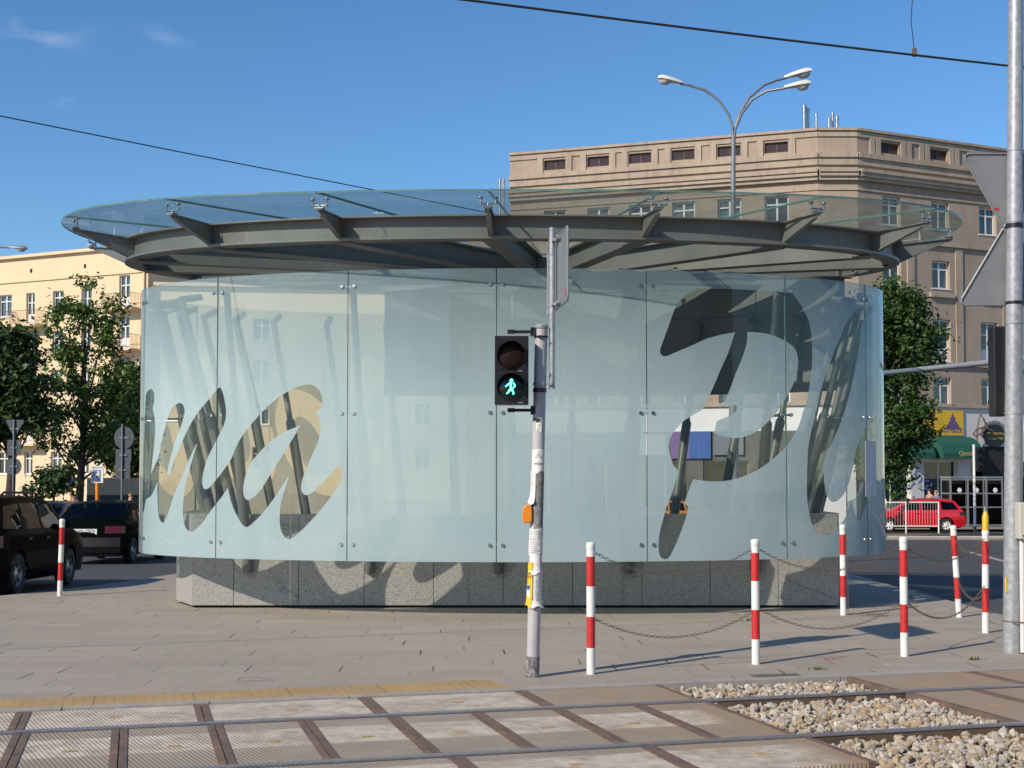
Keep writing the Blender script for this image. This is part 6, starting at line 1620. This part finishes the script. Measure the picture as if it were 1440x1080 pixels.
zt = at(1378, 629, Y).z - gz(Y); zb_ = at(1378, 663, Y).z - gz(Y); hd = MB().box(.07, .37, -.12, .12, zb_, zt).build('signal_head', 'black', wp)
for i in range(3): MB().lathe([(.09, 0), (.095, 0), (.095, .12), (.09, .12), (.09, 0)], (.22, -.24, zb_ + (zt - zb_) * (i + .5) / 3), 'y', 14).build('visor', 'black', hd)

# ------------------------------------------------------------------ people
def person(loc, rz, label, shirt, trousers, hair, h=1.72, arms=((.18, .05), (.12, -.05)), stride=.12, long_hair=False, sit=False):
    t = thing('person', loc, label, 'person', None, rz); s = h / 1.72
    J = {'pel': (0, 0, .93), 'wa': (0, .0, 1.08), 'ch': (0, .01, 1.30), 'nk': (0, .02, 1.46), 'hd': (0, .0, 1.55), 'ht': (0, 0, 1.66), 'chin': (0, -.06, 1.545)}
    for sd, k, sx, st in (('l', 0, .09, stride), ('r', 1, -.09, -stride)):
        J['hip' + sd] = (sx, 0, .88); J['kn' + sd] = (sx * 1.05, -st * .9 - .02, .48); J['an' + sd] = (sx, -st * .7 + .03, .08); J['to' + sd] = (sx * 1.1, -st * .7 - .13, .03)
        J['sh' + sd] = (sx * 1.95, .01, 1.41); J['el' + sd] = (sx * 2.5, arms[k][1], 1.13); J['wr' + sd] = (sx * 2.4, -arms[k][0], .93); J['ha' + sd] = (sx * 2.35, -arms[k][0] - .04, .84)
    if sit:
        for sd, sx in (('l', .09), ('r', -.09)):
            J['hip' + sd] = (sx, -.06, .90); J['kn' + sd] = (sx * 1.2, -.46, .98); J['an' + sd] = (sx * 1.2, -.70, .70); J['to' + sd] = (sx * 1.2, -.82, .72)
            J['el' + sd] = (sx * 2.6, -.16, 1.20); J['wr' + sd] = (sx * 2.0, -.38, 1.26); J['ha' + sd] = (sx * 1.7, -.46, 1.28)
    rad = {'pel': (.15, .11), 'wa': (.13, .095), 'ch': (.155, .11), 'nk': (.055, .055), 'hd': (.075, .088), 'ht': (.062, .075), 'chin': (.045, .04), 'hip': (.085, .09), 'kn': (.058, .06), 'an': (.042, .045), 'to': (.038, .03), 'sh': (.06, .06), 'el': (.042, .042), 'wr': (.03, .03), 'ha': (.035, .025)}
    names = list(J); ed = [('pel', 'wa'), ('wa', 'ch'), ('ch', 'nk'), ('nk', 'hd'), ('hd', 'ht'), ('hd', 'chin')]
    for sd in 'lr': ed += [('pel', 'hip' + sd), ('hip' + sd, 'kn' + sd), ('kn' + sd, 'an' + sd), ('an' + sd, 'to' + sd), ('ch', 'sh' + sd), ('sh' + sd, 'el' + sd), ('el' + sd, 'wr' + sd), ('wr' + sd, 'ha' + sd)]
    me = bpy.data.meshes.new('p'); me.from_pydata([Vector(J[n]) * s for n in names], [(names.index(a), names.index(b)) for a, b in ed], [])
    ob = bpy.data.objects.new('p', me); COL.objects.link(ob); sk = ob.modifiers.new('s', 'SKIN'); sb = ob.modifiers.new('u', 'SUBSURF'); sb.levels = 1; sb.render_levels = 1
    for i, n in enumerate(names):
        r = rad.get(n) or rad[n[:-1]]; me.skin_vertices[0].data[i].radius = (r[0] * s, r[1] * s); me.skin_vertices[0].data[i].use_root = (n == 'pel')
    dg = bpy.context.evaluated_depsgraph_get(); m2 = bpy.data.meshes.new_from_object(ob.evaluated_get(dg)); bpy.data.objects.remove(ob)
    m2.materials.clear()
    for q in ('skin', shirt, trousers, 'bumper'): m2.materials.append(M[q])
    for p_ in m2.polygons:
        c = p_.center / s; p_.use_smooth = True
        if c.z > 1.44: i = 0
        elif c.z < .07: i = 3
        elif c.z < .94 and abs(c.x) < .17: i = 2
        elif abs(c.x) > .19 and c.z < 1.2: i = 0
        else: i = 1
        p_.material_index = i
    b = bpy.data.objects.new('body', m2); COL.objects.link(b); b.parent = t
    hm = MB(); prof = [(.09, 0), (.092, .035), (.08, .075), (.05, .105), (0, .115)]; hm.lathe([(r * s, z * s) for r, z in prof], (0, .014 * s, 1.60 * s), 'z', 14)
    if long_hair: hm.lathe([(.05 * s, -.16 * s), (.085 * s, -.1 * s), (.085 * s, 0)], (0, .04 * s, 1.60 * s), 'z', 12)
    hm.build('hair', hair, t, smooth=60); return t
def pers_at(px, py, Y): p = at(px, py, Y); return Vector((p.x, Y, gz(Y) + (.15 if Y > 64 else .03)))
def person_top(px, py_top, Y, *a, **k):
    """head top at the given height: stands on the ground below"""
    return person(pers_at(px, py_top, Y), *a, **k)
person_top(1307, 683, 66, R(-70), 'dark-haired pedestrian in a pale top passing behind the red wagon', 'beigecloth', 'darkcloth', 'hair', long_hair=True, h=1.86)
person_top(1316, 686, 65.6, R(-60), 'fair-haired pedestrian in a grey shirt passing behind the red wagon', 'greycloth', 'darkcloth', 'hair2', h=1.78)
person_top(1243, 690, 59.5, R(-90), 'pedestrian in a white shirt at the right edge of the glass drum', 'whitecloth', 'beigecloth', 'hair')
person_top(104, 690, 54.5, R(30), 'person in beige waiting by the orange bus stop post', 'beigecloth', 'darkcloth', 'hair2', h=1.66)
person_top(184, 702, 47.0, R(60), 'pedestrian whose head shows above the black hatchback', 'whitecloth', 'darkcloth', 'hair2', h=1.62)
person(Vector((cr_.location.x - .22, cr_.location.y - .36, cr_.location.z + .44 - .93)), R(-90), 'driver seated at the wheel of the red station wagon', 'darkcloth', 'darkcloth', 'hair', h=1.66, sit=True)
# drop construction leftovers
for o in list(bpy.data.objects):
    if o.parent is None and o.type == 'MESH' and not o.get('label') and not o.get('kind'): o['kind'] = 'structure'
